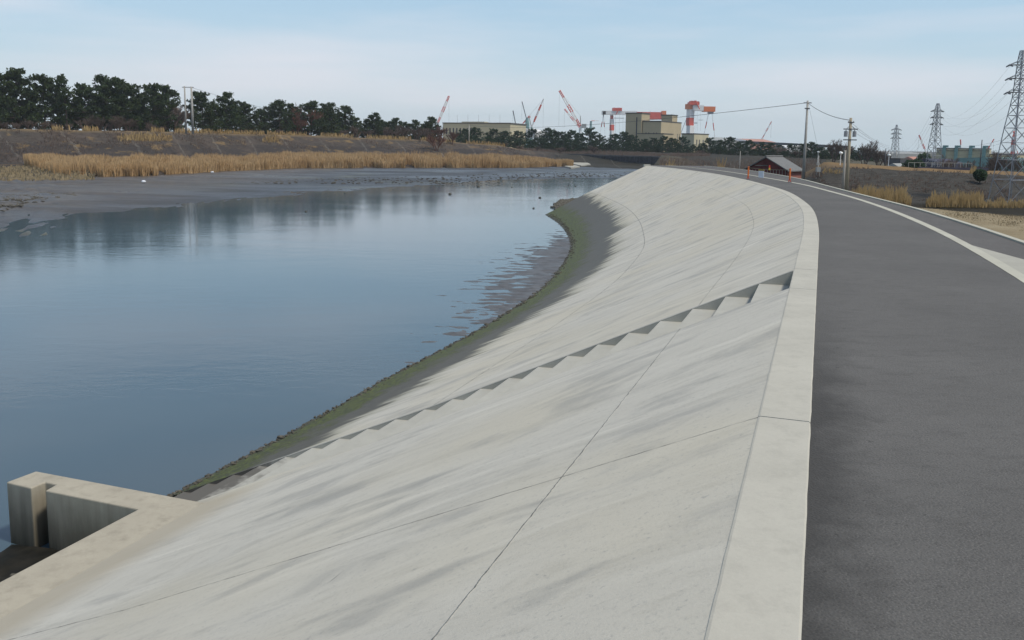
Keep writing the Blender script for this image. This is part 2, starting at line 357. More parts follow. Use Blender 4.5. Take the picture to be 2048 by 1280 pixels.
M['water'] = water_mat(); M['mud'] = mud_mat(); M['bank'] = bank_mat(); M['land'] = land_mat()
M['stone'] = simple('stone', (.085, .078, .062), .9, .6, 9, obj=False)
M['shell'] = simple('shell', (.3, .29, .26), .8, .4, 9, obj=False)
M['pine1'] = foliage('pine_needles', (.024, .042, .018), (.050, .074, .030), (.090, .108, .042))
M['pine2'] = foliage('far_pine_needles', (.018, .042, .024), (.038, .068, .034), (.06, .085, .036))
M['bark'] = simple('bark', (.06, .045, .035), .95, .35, 3)
M['twig'] = simple('twigs', (.115, .085, .07), .95, .3, 1.2); M['twigr'] = simple('russet_twigs', (.14, .065, .045), .95, .35, 1.0)
M['reed'] = None
def reed_mat(name, a, b, c):
    t = T(name, .8, .2); P = t.pos(); n1 = t.noise(P, .11, 4, .6); n2 = t.noise(P, 1.7, 3, .7)
    x = t.mix(t.mr(n1, .36, .64), a, b); x = t.mix(t.mr(n2, .55, .8, 0, .6), x, c); t.col(x); return t.m
M['reed'] = reed_mat('reed_stems', (.41, .265, .13), (.47, .33, .18), (.29, .18, .085))
M['dry'] = reed_mat('dry_grass', (.36, .26, .125), (.31, .21, .09), (.20, .13, .06))
M['lawn'] = reed_mat('lawn_blades', (.30, .24, .15), (.25, .195, .11), (.18, .135, .075))
M['tan'] = simple('tan_cladding', (.43, .36, .235), .8, .06, .25); M['cream'] = simple('cream_cladding', (.50, .45, .31), .8, .06, .25)
M['trim'] = simple('dark_trim', (.09, .085, .08), .7, .1); M['glassd'] = simple('dark_window', (.035, .037, .05), .3, .1)
M['red'] = simple('red_paint', (.60, .07, .035), .6, .12, .3); M['white'] = simple('white_paint', (.75, .74, .72), .6, .05, .3)
M['orange'] = simple('orange_paint', (.68, .16, .03), .5, .12, 4); M['teal'] = simple('teal_paint', (.15, .28, .27), .6, .1, .3)
M['steel'] = simple('galvanised_steel', (.27, .28, .30), .5, .15, 2, metal=.3); M['darksteel'] = simple('dark_steel', (.08, .085, .095), .6, .15, 2)
M['pole'] = simple('pole_concrete', (.32, .31, .285), .8, .12, 2); M['polebrown'] = simple('pole_brown_concrete', (.30, .26, .19), .8, .15, 2)
M['wire'] = simple('wire', (.05, .052, .055), .6, .1); M['rooft'] = simple('grey_roof_tiles', (.15, .152, .148), .75, .18, 3)
M['redwood'] = simple('dark_red_boards', (.11, .03, .028), .85, .35, 1.5); M['batten'] = simple('pale_battens', (.30, .25, .22), .85, .2, 3)
M['board'] = simple('sign_white', (.72, .74, .78), .5, .04, 2); M['yellow'] = simple('yellow_paint', (.62, .42, .04), .5, .1, 4); M['black'] = simple('black_paint', (.02, .02, .02), .5, .1, 4)
M['chain'] = simple('chain_rope', (.16, .15, .10), .7, .2, 9); M['sheet'] = simple('sheet_pile_steel', (.042, .043, .052), .75, .35, 1.2); M['cap'] = simple('cap_beam', (.11, .11, .11), .85, .2, .5)
M['pink'] = simple('faded_red_roof', (.42, .22, .17), .8, .15, .3); M['brick'] = simple('red_brown_wall', (.28, .12, .10), .85, .2, .5)
M['dark'] = simple('dark_sheet', (.05, .05, .075), .7, .2, .5); M['greyb'] = simple('grey_building', (.30, .31, .30), .8, .1, .3)
M['lamp'] = simple('lamp_white', (.85, .87, .85), .4, .03)

# ------------------------------------------------------------------ plan of the path
A0 = Vector((1.06, 2.85)); DR = Vector((0.3396, 0.9406)); NR = Vector((-0.9406, 0.3396))
raw = [(-30, 0), (-20, 0), (-10, 0), (0, 0), (2.63, 0), (5.87, 0), (8.15, 0), (11.26, 0), (16.66, .01), (22.11, .14), (26.72, .45), (33.24, 1.18), (39.04, 2.28), (48.43, 4.49), (58.29, 7.41), (67.88, 11.01), (74.5, 14.0), (82, 17.9)]
raw = [A0 + DR * a + NR * b for a, b in raw]
def catmull(P, n=10):
    out = []
    for i in range(len(P) - 1):
        p0 = P[max(i - 1, 0)]; p1 = P[i]; p2 = P[i + 1]; p3 = P[min(i + 2, len(P) - 1)]
        for k in range(n):
            t = k / n; out.append(.5 * ((2 * p1) + (p2 - p0) * t + (2 * p0 - 5 * p1 + 4 * p2 - p3) * t * t + (3 * p1 - p0 - 3 * p2 + p3) * t ** 3))
    out.append(P[-1]); return out
cur = catmull(raw); acc = [0]
for a, b in zip(cur[:-1], cur[1:]): acc.append(acc[-1] + (b - a).length)
s0 = 30.0
def PA(s):
    d = s + s0; i = 0
    if d <= 0: return cur[0] + (cur[1] - cur[0]).normalized() * d
    lo, hi = 0, len(acc) - 1
    while hi - lo > 1:
        m_ = (lo + hi) // 2
        if acc[m_] <= d: lo = m_
        else: hi = m_
    t = (d - acc[lo]) / max(acc[hi] - acc[lo], 1e-6); return cur[lo].lerp(cur[hi], t)
def NA(s):
    d = (PA(s + 1.2) - PA(s - 1.2)).normalized(); return Vector((-d.y, d.x))
def ww(s): return itp(s, [0, 12, 17, 24, 31, 38, 44, 52], [10.9, 10.8, 10.95, 10.75, 10.5, 10.3, 10.1, 9.9])
def wz(s, w_):                                        # height of the slope at offset w
    return -itp(w_, [.33, 5.8, ww(s), ww(s) + 3], [0, 2.5, -WZ, -WZ + 1.3])
def wofz(s, z): return itp(-z, [0, 2.5, -WZ, -WZ + 1.3], [.33, 5.8, ww(s), ww(s) + 3])
def PW(s, w_, z=None):
    p = PA(s) + NA(s) * w_; return Vector((p.x, p.y, wz(s, w_) if z is None else z))
SEND = 79.5
near_s = lambda w_: 8.17 - .115 * (w_ - .33)
far_s = lambda w_: 9.80 - .115 * (w_ - .33)
rev = root('revetment', PW(9, .3), 'pale concrete river revetment curving along the left edge of the asphalt path', 'revetment')
RO = Vector(rev.location)
def loc_(p): return Vector(p) - RO
def slope_piece(sa, sb, ds, tt):
    ws = [.33 + i * .22 for i in range(49)] + [ww(0) + .4, ww(0) + 1.2]; rows = []; uvs = []; n = max(2, int((tt[1] - tt[0]) / ds))
    for i in range(n + 1):
        r_ = []; ur = []
        for w_ in ws:
            a = sa(w_); b = sb(w_); s = a + (b - a) * i / n; p = PW(s, w_)
            e = 0
            if w_ > 9.2: e = .035 * nz3(s * 3.1, w_ * 3.1) * min(1, (w_ - 9.2))
            r_.append(loc_((p.x, p.y, p.z + e))); ur.append((s, w_))
        rows.append(r_); uvs.append(ur)
    return rows, uvs
ra, ua = slope_piece(lambda w_: -26, near_s, .5, (-26, 8)); rb, ub = slope_piece(far_s, lambda w_: SEND, .45, (9, SEND))
mb = MB()
for rr, uu in ((ra, ua), (rb, ub)):
    n = len(rr[0]); k0 = len(mb.v)
    for r_, u_ in zip(rr, uu):
        mb.v += [tuple(p) for p in r_]; mb.uv = (mb.uv or []) + u_
    for i in range(len(rr) - 1):
        for j in range(n - 1): mb.f.append((k0 + i * n + j, k0 + i * n + j + 1, k0 + (i + 1) * n + j + 1, k0 + (i + 1) * n + j)); mb.mi.append(0)
so_ = mb.build('slope', M['slope'], rev, True)
# coping: blocks parted by open joints, slightly uneven edges
cj = [-26, -19.5, -14, -8.4, -3.0, 2.6, 8.13, 10.0, 15.5, 21.0, 26.5, 32, 37.5, 43, 48.5, 54, 59.5, 65, 70.5, 75.5, SEND]
for a, b in zip(cj[:-1], cj[1:]):
    a += .007; b -= .007
    n = max(3, int((b - a) / .12)) if a < 22 else max(3, int((b - a) / .6)); top = []; bot = []
    rows = []
    for i in range(n + 1):
        s = a + (b - a) * i / n; j1 = .003 * nz3(s * 5, 1); j2 = .0035 * nz3(s * 4, 9)
        dz = .008
        prof = [(.33 + j1, -.25), (.33 + j1, -.004 + dz), (.318 + j1, dz), (.014 + j2, dz), (.002 + j2, dz - .01), (.002 + j2, -.2)]
        rows.append([loc_(PW(s, q, z)) for q, z in prof])
    mb = MB(); m_ = len(rows[0])
    for r_ in rows: mb.v += [tuple(p) for p in r_]
    for i in range(n):
        for j in range(m_ - 1): mb.f.append((i * m_ + j, (i + 1) * m_ + j, (i + 1) * m_ + j + 1, i * m_ + j + 1)); mb.mi.append(0)
    mb.f.append(tuple(range(m_))); mb.f.append(tuple(reversed(range(n * m_, n * m_ + m_)))); mb.mi += [0, 0]
    mb.build('coping_block', M['coping'], rev)
# end wall of the slope
mb = MB(); pr = [(.33, 0), (5.8, -2.5), (ww(60), WZ)]
mb.face([loc_(PW(SEND, q, z)) for q, z in pr] + [loc_(PW(SEND, ww(60), -5.6)), loc_(PW(SEND, .0, -5.6)), loc_(PW(SEND, 0, 0))])
mb.hexa([loc_(PW(s, q, z)) for z in (-1.0, .14) for s, q in ((SEND, .5), (SEND, -.1), (SEND + .4, -.1), (SEND + .4, .5))])
mb.build('end_wall', M['coping'], rev)
# stair cut into the slope
NST = 21; RIS = .2126
mb = MB(); sw = [MB(), MB()]; wl = .33
for i in range(NST):
    z0 = -RIS * i; z1 = -RIS * (i + 1); w0 = wofz(9, z0); w1 = wofz(9, z1)
    n0, f0, n1, f1 = near_s(w0), far_s(w0), near_s(w1), far_s(w1)
    a, b = PW(n0, w0, z0), PW(f0, w0, z0); c, d = PW(f0, w0, z1), PW(n0, w0, z1)
    e, g = PW(f1, w1, z1), PW(n1, w1, z1)
    mb.face([loc_(q) for q in (a, b, c, d)]); mb.face([loc_(q) for q in (d, c, e, g)])
    bv = .012
    for s_, q0, q1, q2 in ((1, b, c, e), (0, a, d, g)): sw[s_].face([loc_(q) for q in ((q0, q1, q2) if s_ else (q0, q2, q1))])
mb.build('steps', M['steps'], rev); [q.build('stair_side_wall', M['steps'], rev) for q in sw]
mb = MB()
for k in range(42):
    wa = .34 + k * .22; wb = wa + .22
    mb.face([loc_(PW(far_s(wa) + a, wa) + Vector((0, 0, .004))) if a is not None else 0 for a in (0.0, .11)] + [loc_(PW(far_s(wb) + a, wb) + Vector((0, 0, .004))) for a in (.11, 0.0)])
mb.build('stair_edge_strip', M['steps'], rev)
# ------------------------------------------------------------------ outfall
of = root('outfall', PW(6.9, 10, WZ), 'tan concrete culvert outfall with slotted wing wall at the foot of the slope', 'culvert outfall')
OO = Vector(of.location); ZT = -3.62
def S(s, w_, z): p = A0 + DR * s + NR * w_; return Vector((p.x, p.y, z)) - OO
pl = [(-1.6, 8.0), (6.85, 8.0), (6.85, 11.82), (6.34, 11.86), (6.31, 11.30), (6.56, 11.30), (6.56, 11.06), (6.32, 11.02), (6.31, 9.2), (-1.0, 9.2), (-1.0, 11.8), (-1.6, 11.8)]
b3 = [S(a, b, 0) for a, b in pl]
o = MB().prism([(p.x, p.y) for p in b3], -6.2 - OO.z, ZT - OO.z).build('head_and_wing_wall', M['outfall'], of)
bv = o.modifiers.new('bevel', 'BEVEL'); bv.width = .02; bv.segments = 2; bv.limit_method = 'ANGLE'
tshade = T('channel_shade', .75, .15); tshade.col(tshade.mix(tshade.mr(tshade.noise(tshade.pos(), 4, 5), .35, .65), (.009, .009, .007), (.022, .02, .015)))  # near-black colour paints in the channel's shaded wall and its reflection
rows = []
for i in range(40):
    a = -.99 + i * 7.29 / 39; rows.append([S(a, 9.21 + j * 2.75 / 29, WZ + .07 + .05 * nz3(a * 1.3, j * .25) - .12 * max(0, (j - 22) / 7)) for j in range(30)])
grid(rows, 'shade_floor', tshade.m, None, of)  # floor added inside the channel to carry the painted shade

# ------------------------------------------------------------------ path surfaces
cy_ = [p.y for p in cur]; cx_ = [p.x for p in cur]
def xL(y): return itp(y, cy_, cx_) if y > cy_[0] else cx_[0]
RY = [-25, -10, 3.74, 11.37, 12.4, 15.32, 19.6, 25.27, 31.12, 41.97, 48.27, 58, 66, 72, 78, 84]
RX = [xL(-25) + 2.8, xL(-10) + 2.8, 4.18, 6.93, 7.27, 8.28, 9.60, 11.12, 12.43, 14.35, 14.97, 15.75, 16.1, 16.1, 15.7, 15.0]
KY = [-25, 5, 12.16, 16.14, 20.13, 25.75, 30.97, 35.93, 49.15, 58, 66, 72, 78, 84]
KX = [-1.26, 6.78, 8.70, 9.77, 10.84, 12.16, 13.11, 14.03, 16.65, 17.9, 18.6, 18.9, 18.9, 18.6]
SY = [-25, 0, 13.83, 16.16, 16.5, 90]; SX = [3.4, 6.5, 8.40, 8.66, 0, 0]
smx = lambda y, Y, X: sum(itp(y + k, Y, X) for k in (-2, -1, 0, 1, 2)) / 5
xR = lambda y: smx(y, RY, RX); xK = lambda y: smx(y, KY, KX)
def ribbon(name, fa, fb, z, mat, ya, yb, dy, nn=8, wv=0):
    rows = []; uvs = []; n = int((yb - ya) / dy)
    for i in range(n + 1):
        y = ya + (yb - ya) * i / n; a, b = fa(y), fb(y)
        if wv: a += wv * nz3(y * 3, 4); b += wv * nz3(y * 3, 8)
        rows.append([(a + (b - a) * j / nn, y, z) for j in range(nn + 1)]); uvs.append([((b - a) * j / nn, y) for j in range(nn + 1)])
    return grid(rows, name, mat, uvs)
st(ribbon('path', lambda y: xL(y) - .01, xR, 0, M['asphalt'], -25, 84, .5, 8, .006), 'grey asphalt path running beside the pale coping')
st(ribbon('lane', lambda y: max(xR(y) + .19, itp(y, SY, SX) if y < 16.5 else 0), xK, -.004, M['asphalt2'], -25, 84, .5, 4), 'narrow grey asphalt lane outside the pale edging strip')
tag(ribbon('edging_strip', xR, lambda y: xR(y) + .19, .004, M['strip'], -25, 84, .4, 2, .008), 'long pale concrete edging strip between path and lane', 'edging')
st(ribbon('slab', lambda y: xR(y) + .19, lambda y: max(xR(y) + .195, itp(y, SY, SX)), .0, M['slab'], -25, 16.4, .5, 3), 'smooth grey concrete wedge between path and lane')
mb = MB(); yy = [-25 + .6 * i for i in range(182)]
for a, b in zip(yy[:-1], yy[1:]):
    KH = .03
    mb.hexa([(xK(a), a, -.5), (xK(a) + .13, a, -.5), (xK(b) + .13, b, -.5), (xK(b), b, -.5), (xK(a), a, KH), (xK(a) + .13, a, KH), (xK(b) + .13, b, KH), (xK(b), b, KH)])
tag(mb.build('kerb', M['strip']), 'thin white concrete kerb along the outer edge of the lane', 'kerb')

# ------------------------------------------------------------------ ground, water, river banks
mb = MB(); mb.face([(-3000, -60, -6.6), (3000, -60, -6.6), (3000, 3000, -6.6), (-3000, 3000, -6.6)]); st(mb.build('ground', M['land']), 'low ground under the whole place')
mb = MB()
def SW(a, b): p = A0 + DR * a + NR * b; return (p.x, p.y, WZ)
for q in (((-330, 9.3), (330, 9.3), (330, 330), (-330, 330)), ((6.5, -60), (330, -60), (330, 9.3), (6.5, 9.3)), ((-330, 5), (-1.2, 5), (-1.2, 9.3), (-330, 9.3))): mb.face([SW(*k) for k in q])
st(mb.build('water', M['water']), 'calm blue river at low tide')
WX = [-700, -300, 0, 200, 330, 450, 560, 700, 800, 900, 1000, 1100, 1300, 1700]
WY = [640, 520, 455, 435, 421, 410, 398, 388, 378, 370, 361, 358, 357, 357]
def Dw(x): return (EYE - WZ) * F / (itp(x, WX, WY) - hy(x))
PK = {  # column x : (D, z) of reed front, bank foot, berm, crest, behind, far
 -700: ((95, -3.9), (138, -2.8), (149, 1.2), (157, 4.0), (170, 3.7), (420, 3)),
 0: ((128, -4.0), (166, -2.8), (178, 1.0), (186, 3.95), (200, 3.6), (420, 3)),
 300: ((141, -4.0), (181, -2.8), (193, 1.1), (203, 4.0), (217, 3.6), (420, 3)),
 600: ((196, -4.0), (228, -2.8), (241, 1.1), (251, 4.05), (265, 3.6), (440, 3)),
 850: ((212, -4.0), (252, -2.8), (266, .8), (276, 3.1), (290, 2.8), (440, 2)),
 1000: ((220, -4.0), (268, -2.9), (281, .2), (292, 1.75), (305, 1.5), (440, .6)),
 1050: ((225, -4.0), (276, -3.1), (287, -.9), (298, .1), (310, .1), (440, .4)),
 1125: ((248, -4.1), (300, -4.1), (322, -1.4), (330, -1.0), (345, -.2), (440, .3)),
 1220: ((240, -4.2), (290, -4.3), (300, -1.6), (314, -1.1), (338, -.1), (440, .3)),
 1330: ((220, -4.2), (270, -4.3), (281, -1.6), (300, -1.1), (330, -.1), (440, .3)),
 1420: ((100, -4.9), (110, -2.8), (130, -2.0), (200, -1.2), (330, -.1), (440, .3)),
 1650: ((100, -4.9), (135, -2.8), (150, -2.0), (200, -1.6), (330, -.6), (440, .3))}
pk = sorted(PK)
def prof(x):
    out = []
    for i in range(6):
        out.append((itp(x, pk, [PK[k][i][0] for k in pk]), itp(x, pk, [PK[k][i][1] for k in pk])))
    return out
rows = []; uvs = []; sub = [6, 20, 30, 9, 8, 6, 5, 3, 1]; uacc = 0; lastp = None
xs = [-700 + 12 * i for i in range(197)]
BANK = {}
for x in xs:
    P = prof(x); dw = min(Dw(x), P[0][0] - 12)
    lo = P[0][0]
    pts = [(dw * .8, -5.4), (dw - 8, WZ - .12), (dw + .35 * (lo - dw), WZ + .16)] + P + [(2600, .5)]
    col = []; cu = []
    q = gp(x, P[3][0], 0)
    if lastp is not None: uacc += (q - lastp).length
    lastp = q
    for k in range(len(pts) - 1):
        n = sub[k] if k < len(sub) else 2
        for j in range(n):
            t = j / n; D = pts[k][0] + (pts[k + 1][0] - pts[k][0]) * t; z = pts[k][1] + (pts[k + 1][1] - pts[k][1]) * t
            p = gp(x, D, z); amp = .05 if k < 3 else (.16 if k < 7 else .3)
            if k in (1, 2): z += .055 * fbm(p.x * .09, p.y * .28, 1) + .03 * nz3(p.x * .7, p.y * 1.2) + (.42 * max(0, fbm(p.x * .45, p.y * .6, 5) + .05) * itp(x, [60, 170], [1, 0]) if x < 170 else 0)
            else: z += amp * nz3(p.x * .35, p.y * .35)
            col.append((p.x, p.y, z)); cu.append((uacc, k + t))
    p = gp(x, 2600, .5); col.append(tuple(p)); cu.append((uacc, 9)); rows.append(col); uvs.append(cu)
nm = sum(sub[:3]) ; 
st(grid([r_[:nm + 1] for r_ in rows], 'mudflat', M['mud']), 'grey exposed mud between the water and the reeds')
st(grid([r_[nm:] for r_ in rows], 'far_bank', M['bank'], [u_[nm:] for u_ in uvs]), 'weathered dark sloping embankment across the river')
# ripples of mud off the toe of the slope
rows = []
for i in range(260):
    s = 19 + i * 46 / 259; r_ = []
    for j in range(44):
        w_ = ww(s) - .35 + j * .13; p = PW(s, w_, 0); en = itp(s, [19, 26, 34, 50, 56, 62], [-.9, -.05, .75, .75, .1, -.5])
        q = (w_ - ww(s)) / 2.6; z = WZ + .05 * (en - q * 1.15) + .075 * fbm(p.x * .8, p.y * 2.6, 3, 5) + .02
        r_.append((p.x, p.y, z - .012))
    rows.append(r_)
tm = T('ripple_mud', .45, .5); tm.col(tm.mix(tm.mr(tm.noise(tm.pos(), 3, 5), .3, .7), (.065, .062, .06), (.105, .10, .096))); M['rip'] = tm.m
st(grid(rows, 'mud_ripples', M['rip']), 'streaks of brown mud showing above the water at the foot of the slope')

# right-hand land
DKX = [1300, 1400, 1480, 1604, 1691, 1746, 1828, 1937, 2048, 2361, 2640, 3336]
DKD = [86, 84, 78, 49.1, 35.9, 31, 25.7, 20.1, 16.1, 10.5, 8, 5]
rows = []; uvs = []; LX = []
for x in [1296, 1308, 1322] + [1340 + 14 * i for i in range(50)] + [2050 + 60 * i for i in range(22)]:
    dk = itp(x, DKX, DKD)
    k0 = Vector((0, 0, 0))
    if x > 1604: k0 = None
    ex = itp(x, [1296, 1308, 1322], [0, .3, 1]) if x < 1322 else 1
    lv = itp(x, [1596, 1650], [0, 1])
    ed = itp(x, [1700, 1800, 2048, 3400], [72, 66, 58, 50]); cz = itp(x, [1600, 1740, 2048, 3400], [-.15, -.27, -.85, -.9]); c2 = itp(x, [1600, 1640, 1835, 2048], [.0, .05, -.65, -1.1])
    e0 = max(dk + 5, ed)
    if x < 1480: e0 = dk + 8
    kk = .13 if x > 1480 else 0
    pts = [(dk, -.12), (dk + min(6, .5 * (e0 - dk)), itp(x, [1604, 1700, 1800], [-2.0, -2.2, -2.0])), (e0, -2.6), (e0 + 2.2, -3.15), (80 if x > 1480 else e0 + 4, -2.95)]
    a = [(93, cz), (101, cz - .25), (121, c2), (142, itp(x, [1650, 1790], [-1.7, -4.0])), (340, itp(x, [1650, 1790], [-1.2, -4.2])), (2600, -4.0)]; b = [(93, -2.4), (101, -2.35), (124, -2.3), (150, -2.0), (340, -.6), (2600, 0)]
    if x < 1480: b[0] = (e0 + 8, -2.4); b[1] = (e0 + 14, -2.35)
    pts += [(p[0] * lv + q[0] * (1 - lv), p[1] * lv + q[1] * (1 - lv)) for p, q in zip(a, b)]
    col = []; cu = []
    if x > 1650: pass
    for k in range(len(pts) - 1):
        n = (4, 14, 3, 3, 7, 4, 5, 4, 5, 3)[k]
        for j in range(n):
            t = j / n; D = pts[k][0] + (pts[k + 1][0] - pts[k][0]) * t; z = pts[k][1] + (pts[k + 1][1] - pts[k][1]) * t
            p = gp(x, D, 0)
            if k == 0 and j == 0 and 1480 < x < 2100: pass
            z = z + (.12 * nz3(p.x * .5, p.y * .5) if D > dk + 3 else 0)
            z = z * ex + (1 - ex) * -5.2
            col.append((p.x + (.10 if D < dk + .1 else 0), p.y, z)); cu.append((x * .05, k + t))
    p = gp(x, 2600, -1); col.append(tuple(p)); cu.append((x * .05, 10)); rows.append(col); uvs.append(cu)
st(grid(rows, 'riverside_land', M['land'], uvs), 'dry lawn, ditch and dark levee to the right of the path')

# ------------------------------------------------------------------ stones
mb = MB()
for i in range(1900):
    s = rnd.uniform(1, 78); w_ = ww(s) + rnd.gauss(-.12, .16); p = PW(s, w_); r_ = rnd.uniform(.012, .036) * (1.7 if rnd.random() < .1 else 1)
    mb.blob((p.x, p.y, p.z + r_ * .3), (r_ * rnd.uniform(.8, 1.8), r_ * rnd.uniform(.8, 1.8), r_ * .9), i)
tag(mb.build('oyster_rubble', M['stone']), 'crust of small dark stones and shells along the waterline of the slope', 'rubble', kind='stuff')
mb = MB()
for i in range(420):
    t = rnd.random(); p = atz(itp(t, [0, .55, 1], [1200, 1150, 1118]) + rnd.uniform(-26, 22) * (1 - .4 * t), itp(t, [0, .5, 1], [398, 406, 412]) + rnd.uniform(-5, 9), WZ); r_ = rnd.uniform(.15, .45)
    mb.blob((p.x, p.y, WZ + r_ * .15), (r_, r_, r_ * .7), i)
tag(mb.build('rock_spit', M['stone']), 'low spit of dark broken rocks sticking into the water beyond the slope', 'rocks', kind='stuff')
mb = MB()
for i in range(3200):
    x = rnd.uniform(-200, 150) if i < 1600 else rnd.uniform(300, 1300)
    y = itp(x, [0, 130], [rnd.uniform(364, 425), rnd.uniform(362, 392)]) if i < 1600 else (rnd.uniform(336, 355) if x > 1050 else rnd.uniform(340, 368))
    z = WZ + .2; p = atz(x, y, z); r_ = rnd.uniform(.05, .2)
    mb.blob((p.x, p.y, z + .02), (r_ * 1.6, r_, r_ * .5), i)
tag(mb.build('mud_rubble', M['stone']), 'scatter of dark clods and stones over the mud', 'rubble', kind='stuff')
for i, (x, y, r_, lb) in enumerate(((957, 374, .22, 'largest dark stump of stone standing alone in the far water'), (1024, 375, .1, 'tiny dark stone in the far water right of the larger stump'), (900, 389, .16, 'flat dark stone in the water below the mud point'), (1138, 371, .1, 'small dark stone in the pale water, the nearer of two together'),
        (1151, 373, .12, 'small dark stone in the pale water beside the slope, right of its twin'), (1080, 396, .12, 'low dark stone bar awash in front of the rock spit'), (1067, 417, .09, 'small stone awash left of the rock spit'), (1103, 415, .12, 'small flat stone close to the tip of the rock spit'), (690, 387, .1, 'tiny upright stone at the edge of the mud point'), (612, 424, .1, 'small dark stone in the water nearest the left bank'))):
    p = atz(x, y, WZ); tag(MB().blob((0, 0, r_ * .3), (r_ * 1.3, r_, r_), i, n=2).build('stone', M['stone'], None, True, p), lb, 'stone')
for i, (x, y, lb) in enumerate(((22, 319, 'white rubbish bag on the bank above the left shore'), (20, 337, 'pale rubbish heap at the left edge of the reeds'), (425, 346, 'white scrap lying on the mud in front of the reeds'), (287, 365, 'tiny white scrap on the mud below the reeds'))):
    z = itp(y, [319, 337, 350], [-2.9, -3.6, -4.1]); p = atz(x, y, z)
    tag(MB().blob((0, 0, .15), (.5, .4, .28) if i < 2 else (.3, .25, .18), i + 40, n=2).build('litter', M['board'], None, True, p), lb, 'litter')

# ------------------------------------------------------------------ plants
def blades(n, gen, name, mat, label, cat, hw=(.05, .11), kind='stuff'):
    mb = MB()
    for _ in range(n):
        g = gen()
        if g is None: continue
        p, h = g; a = rnd.uniform(0, math.pi); wd = rnd.uniform(*hw); dx, dy = math.cos(a) * wd, math.sin(a) * wd; l = rnd.uniform(-.13, .13) * h; l2 = rnd.uniform(-.13, .13) * h
        k = len(mb.v); mb.v += [(p.x - dx, p.y - dy, p.z - .1), (p.x + dx, p.y + dy, p.z - .1), (p.x + dx * .8 + l, p.y + dy * .8 + l2, p.z + h * .8), (p.x - dx * .6 + l * 1.2, p.y - dy * .6 + l2 * 1.2, p.z + h)]
        mb.f.append((k, k + 1, k + 2, k + 3)); mb.mi.append(0)
    return tag(mb.build(name, mat), label, cat, kind=kind)
def greed():
    x = rnd.uniform(50, 1146); P = prof(x); t = rnd.random() ** 1.15
    if rnd.random() < .2: t *= .12
    d0 = P[0][0] + 2 * nz3(x * .05, 3) ; d1 = P[1][0] - 4
    if x > 1040: d1 = d0 + (d1 - d0) * itp(x, [1040, 1146], [.8, .12])
    if x < 130: t = 1 - t * itp(x, [50, 130], [.25, 1])
    D = d0 + (d1 - d0) * t; z = P[0][1] + (P[1][1] - P[0][1]) * (D - P[0][0]) / (P[1][0] - P[0][0])
    h = (2.25 + .7 * fbm(x * .02, D * .05)) * rnd.uniform(.6, 1.12) * itp(t, [0, .1], [.8, 1])
    if fbm(x * .03, D * .06, 9) < -.38: return None
    h *= itp(x, [500, 620, 950, 1146], [.9, 1.15, 1.1, .85])
    return gp(x, D, z), h
blades(120000, greed, 'reed_bed', M['reed'], 'wide golden bed of tall dry reeds along the far shore', 'reeds', (.022, .055))
def glow():
    x = rnd.uniform(-300, 190); P = prof(x); t = rnd.uniform(-.1, .75) ; D = P[0][0] + (P[1][0] - P[0][0]) * t - 6
    return gp(x, D, P[0][1] + (P[1][1] - P[0][1]) * max(t, 0)), rnd.uniform(.1, .45)
blades(6000, glow, 'low_grass', M['lawn'], 'low pale grass at the left end of the reed bed', 'grass', (.06, .14))
def gcrest():
    x = rnd.uniform(100, 1010)
    if fbm(x * .02, 2) + (.35 if x > 350 else -.05) < 0: return None
    P = prof(x); return gp(x, P[3][0] + rnd.uniform(-.8, 2.5), P[3][1]), (.15 + 1.15 * rnd.random() ** 2.2)
blades(5200, gcrest, 'crest_grass', M['dry'], 'ragged line of dry grass along the top of the far embankment', 'grass', (.06, .14))
for lb, xa, xb, dd, n, h0 in (('tuft patch of dry grass on the berm left of the twin poles', 235, 345, -6, 700, 1.3), ('patch of dry grass on the slope right of the twin poles', 525, 560, -6, 240, 1.4), ('reeds climbing the slope near the middle of the far bank', 590, 640, -22, 300, 2.2)):
    def gg():
        x = rnd.uniform(xa, xb); P = prof(x); D = P[3][0] + dd + rnd.uniform(-2, 2); q = [(P[i][0], P[i][1]) for i in range(4)]
        return gp(x, D, itp(D, [a[0] for a in q], [a[1] for a in q])), h0 * (.15 + rnd.random() ** 1.6) * (.5 + .5 * math.sin(math.pi * (x - xa) / (xb - xa)))
    blades(n, gg, 'grass_patch', M['dry'], lb, 'grass', (.05, .12))
def clump(name, label, xa, xb, Dc, dd, z, n, h0, mat, cat='reeds', ph=None):
    c = gp((xa + xb) / 2, Dc, z)
    mb = MB()
    for _ in range(n):
        x = rnd.uniform(xa, xb); D = Dc + rnd.uniform(-dd, dd); p = gp(x, D, z) - c; h = h0 * (.3 + .85 * rnd.random() ** 1.5) * (.55 + .9 * (nz3(x * .11, 5) + .5)) * min(1, .45 + min(x - xa, xb - x) / (.22 * (xb - xa)))
        a = rnd.uniform(0, 3.14); wd = rnd.uniform(.02, .045) * Dc / 75; dx, dy = math.cos(a) * wd, math.sin(a) * wd; l = rnd.uniform(-.22, .22) * h
        k = len(mb.v); mb.v += [(p.x - dx, p.y - dy, -.1), (p.x + dx, p.y + dy, -.1), (p.x + dx * .6 + l, p.y, h * .85), (p.x - dx * .5 + l * 1.15, p.y, h)]; mb.f.append((k, k + 1, k + 2, k + 3)); mb.mi.append(0)
    return tag(mb.build(name, mat, None, False, c), label, cat, kind='stuff')
mb = MB()
def scrub(n, gen, name, label):
    mb = MB()
    for _ in range(n):
        g = gen()
        if g is None: continue
        p, h = g
        for _k in range(3):
            a = rnd.uniform(0, 6.28); l = rnd.uniform(.1, .7) * h; q = p + Vector((math.cos(a) * l, math.sin(a) * l, h * rnd.uniform(.5, 1))); mb.bar(p - Vector((0, 0, .1)), q, .03, .012, 3)
    return tag(mb.build(name, M['twig']), label, 'scrub', kind='stuff')
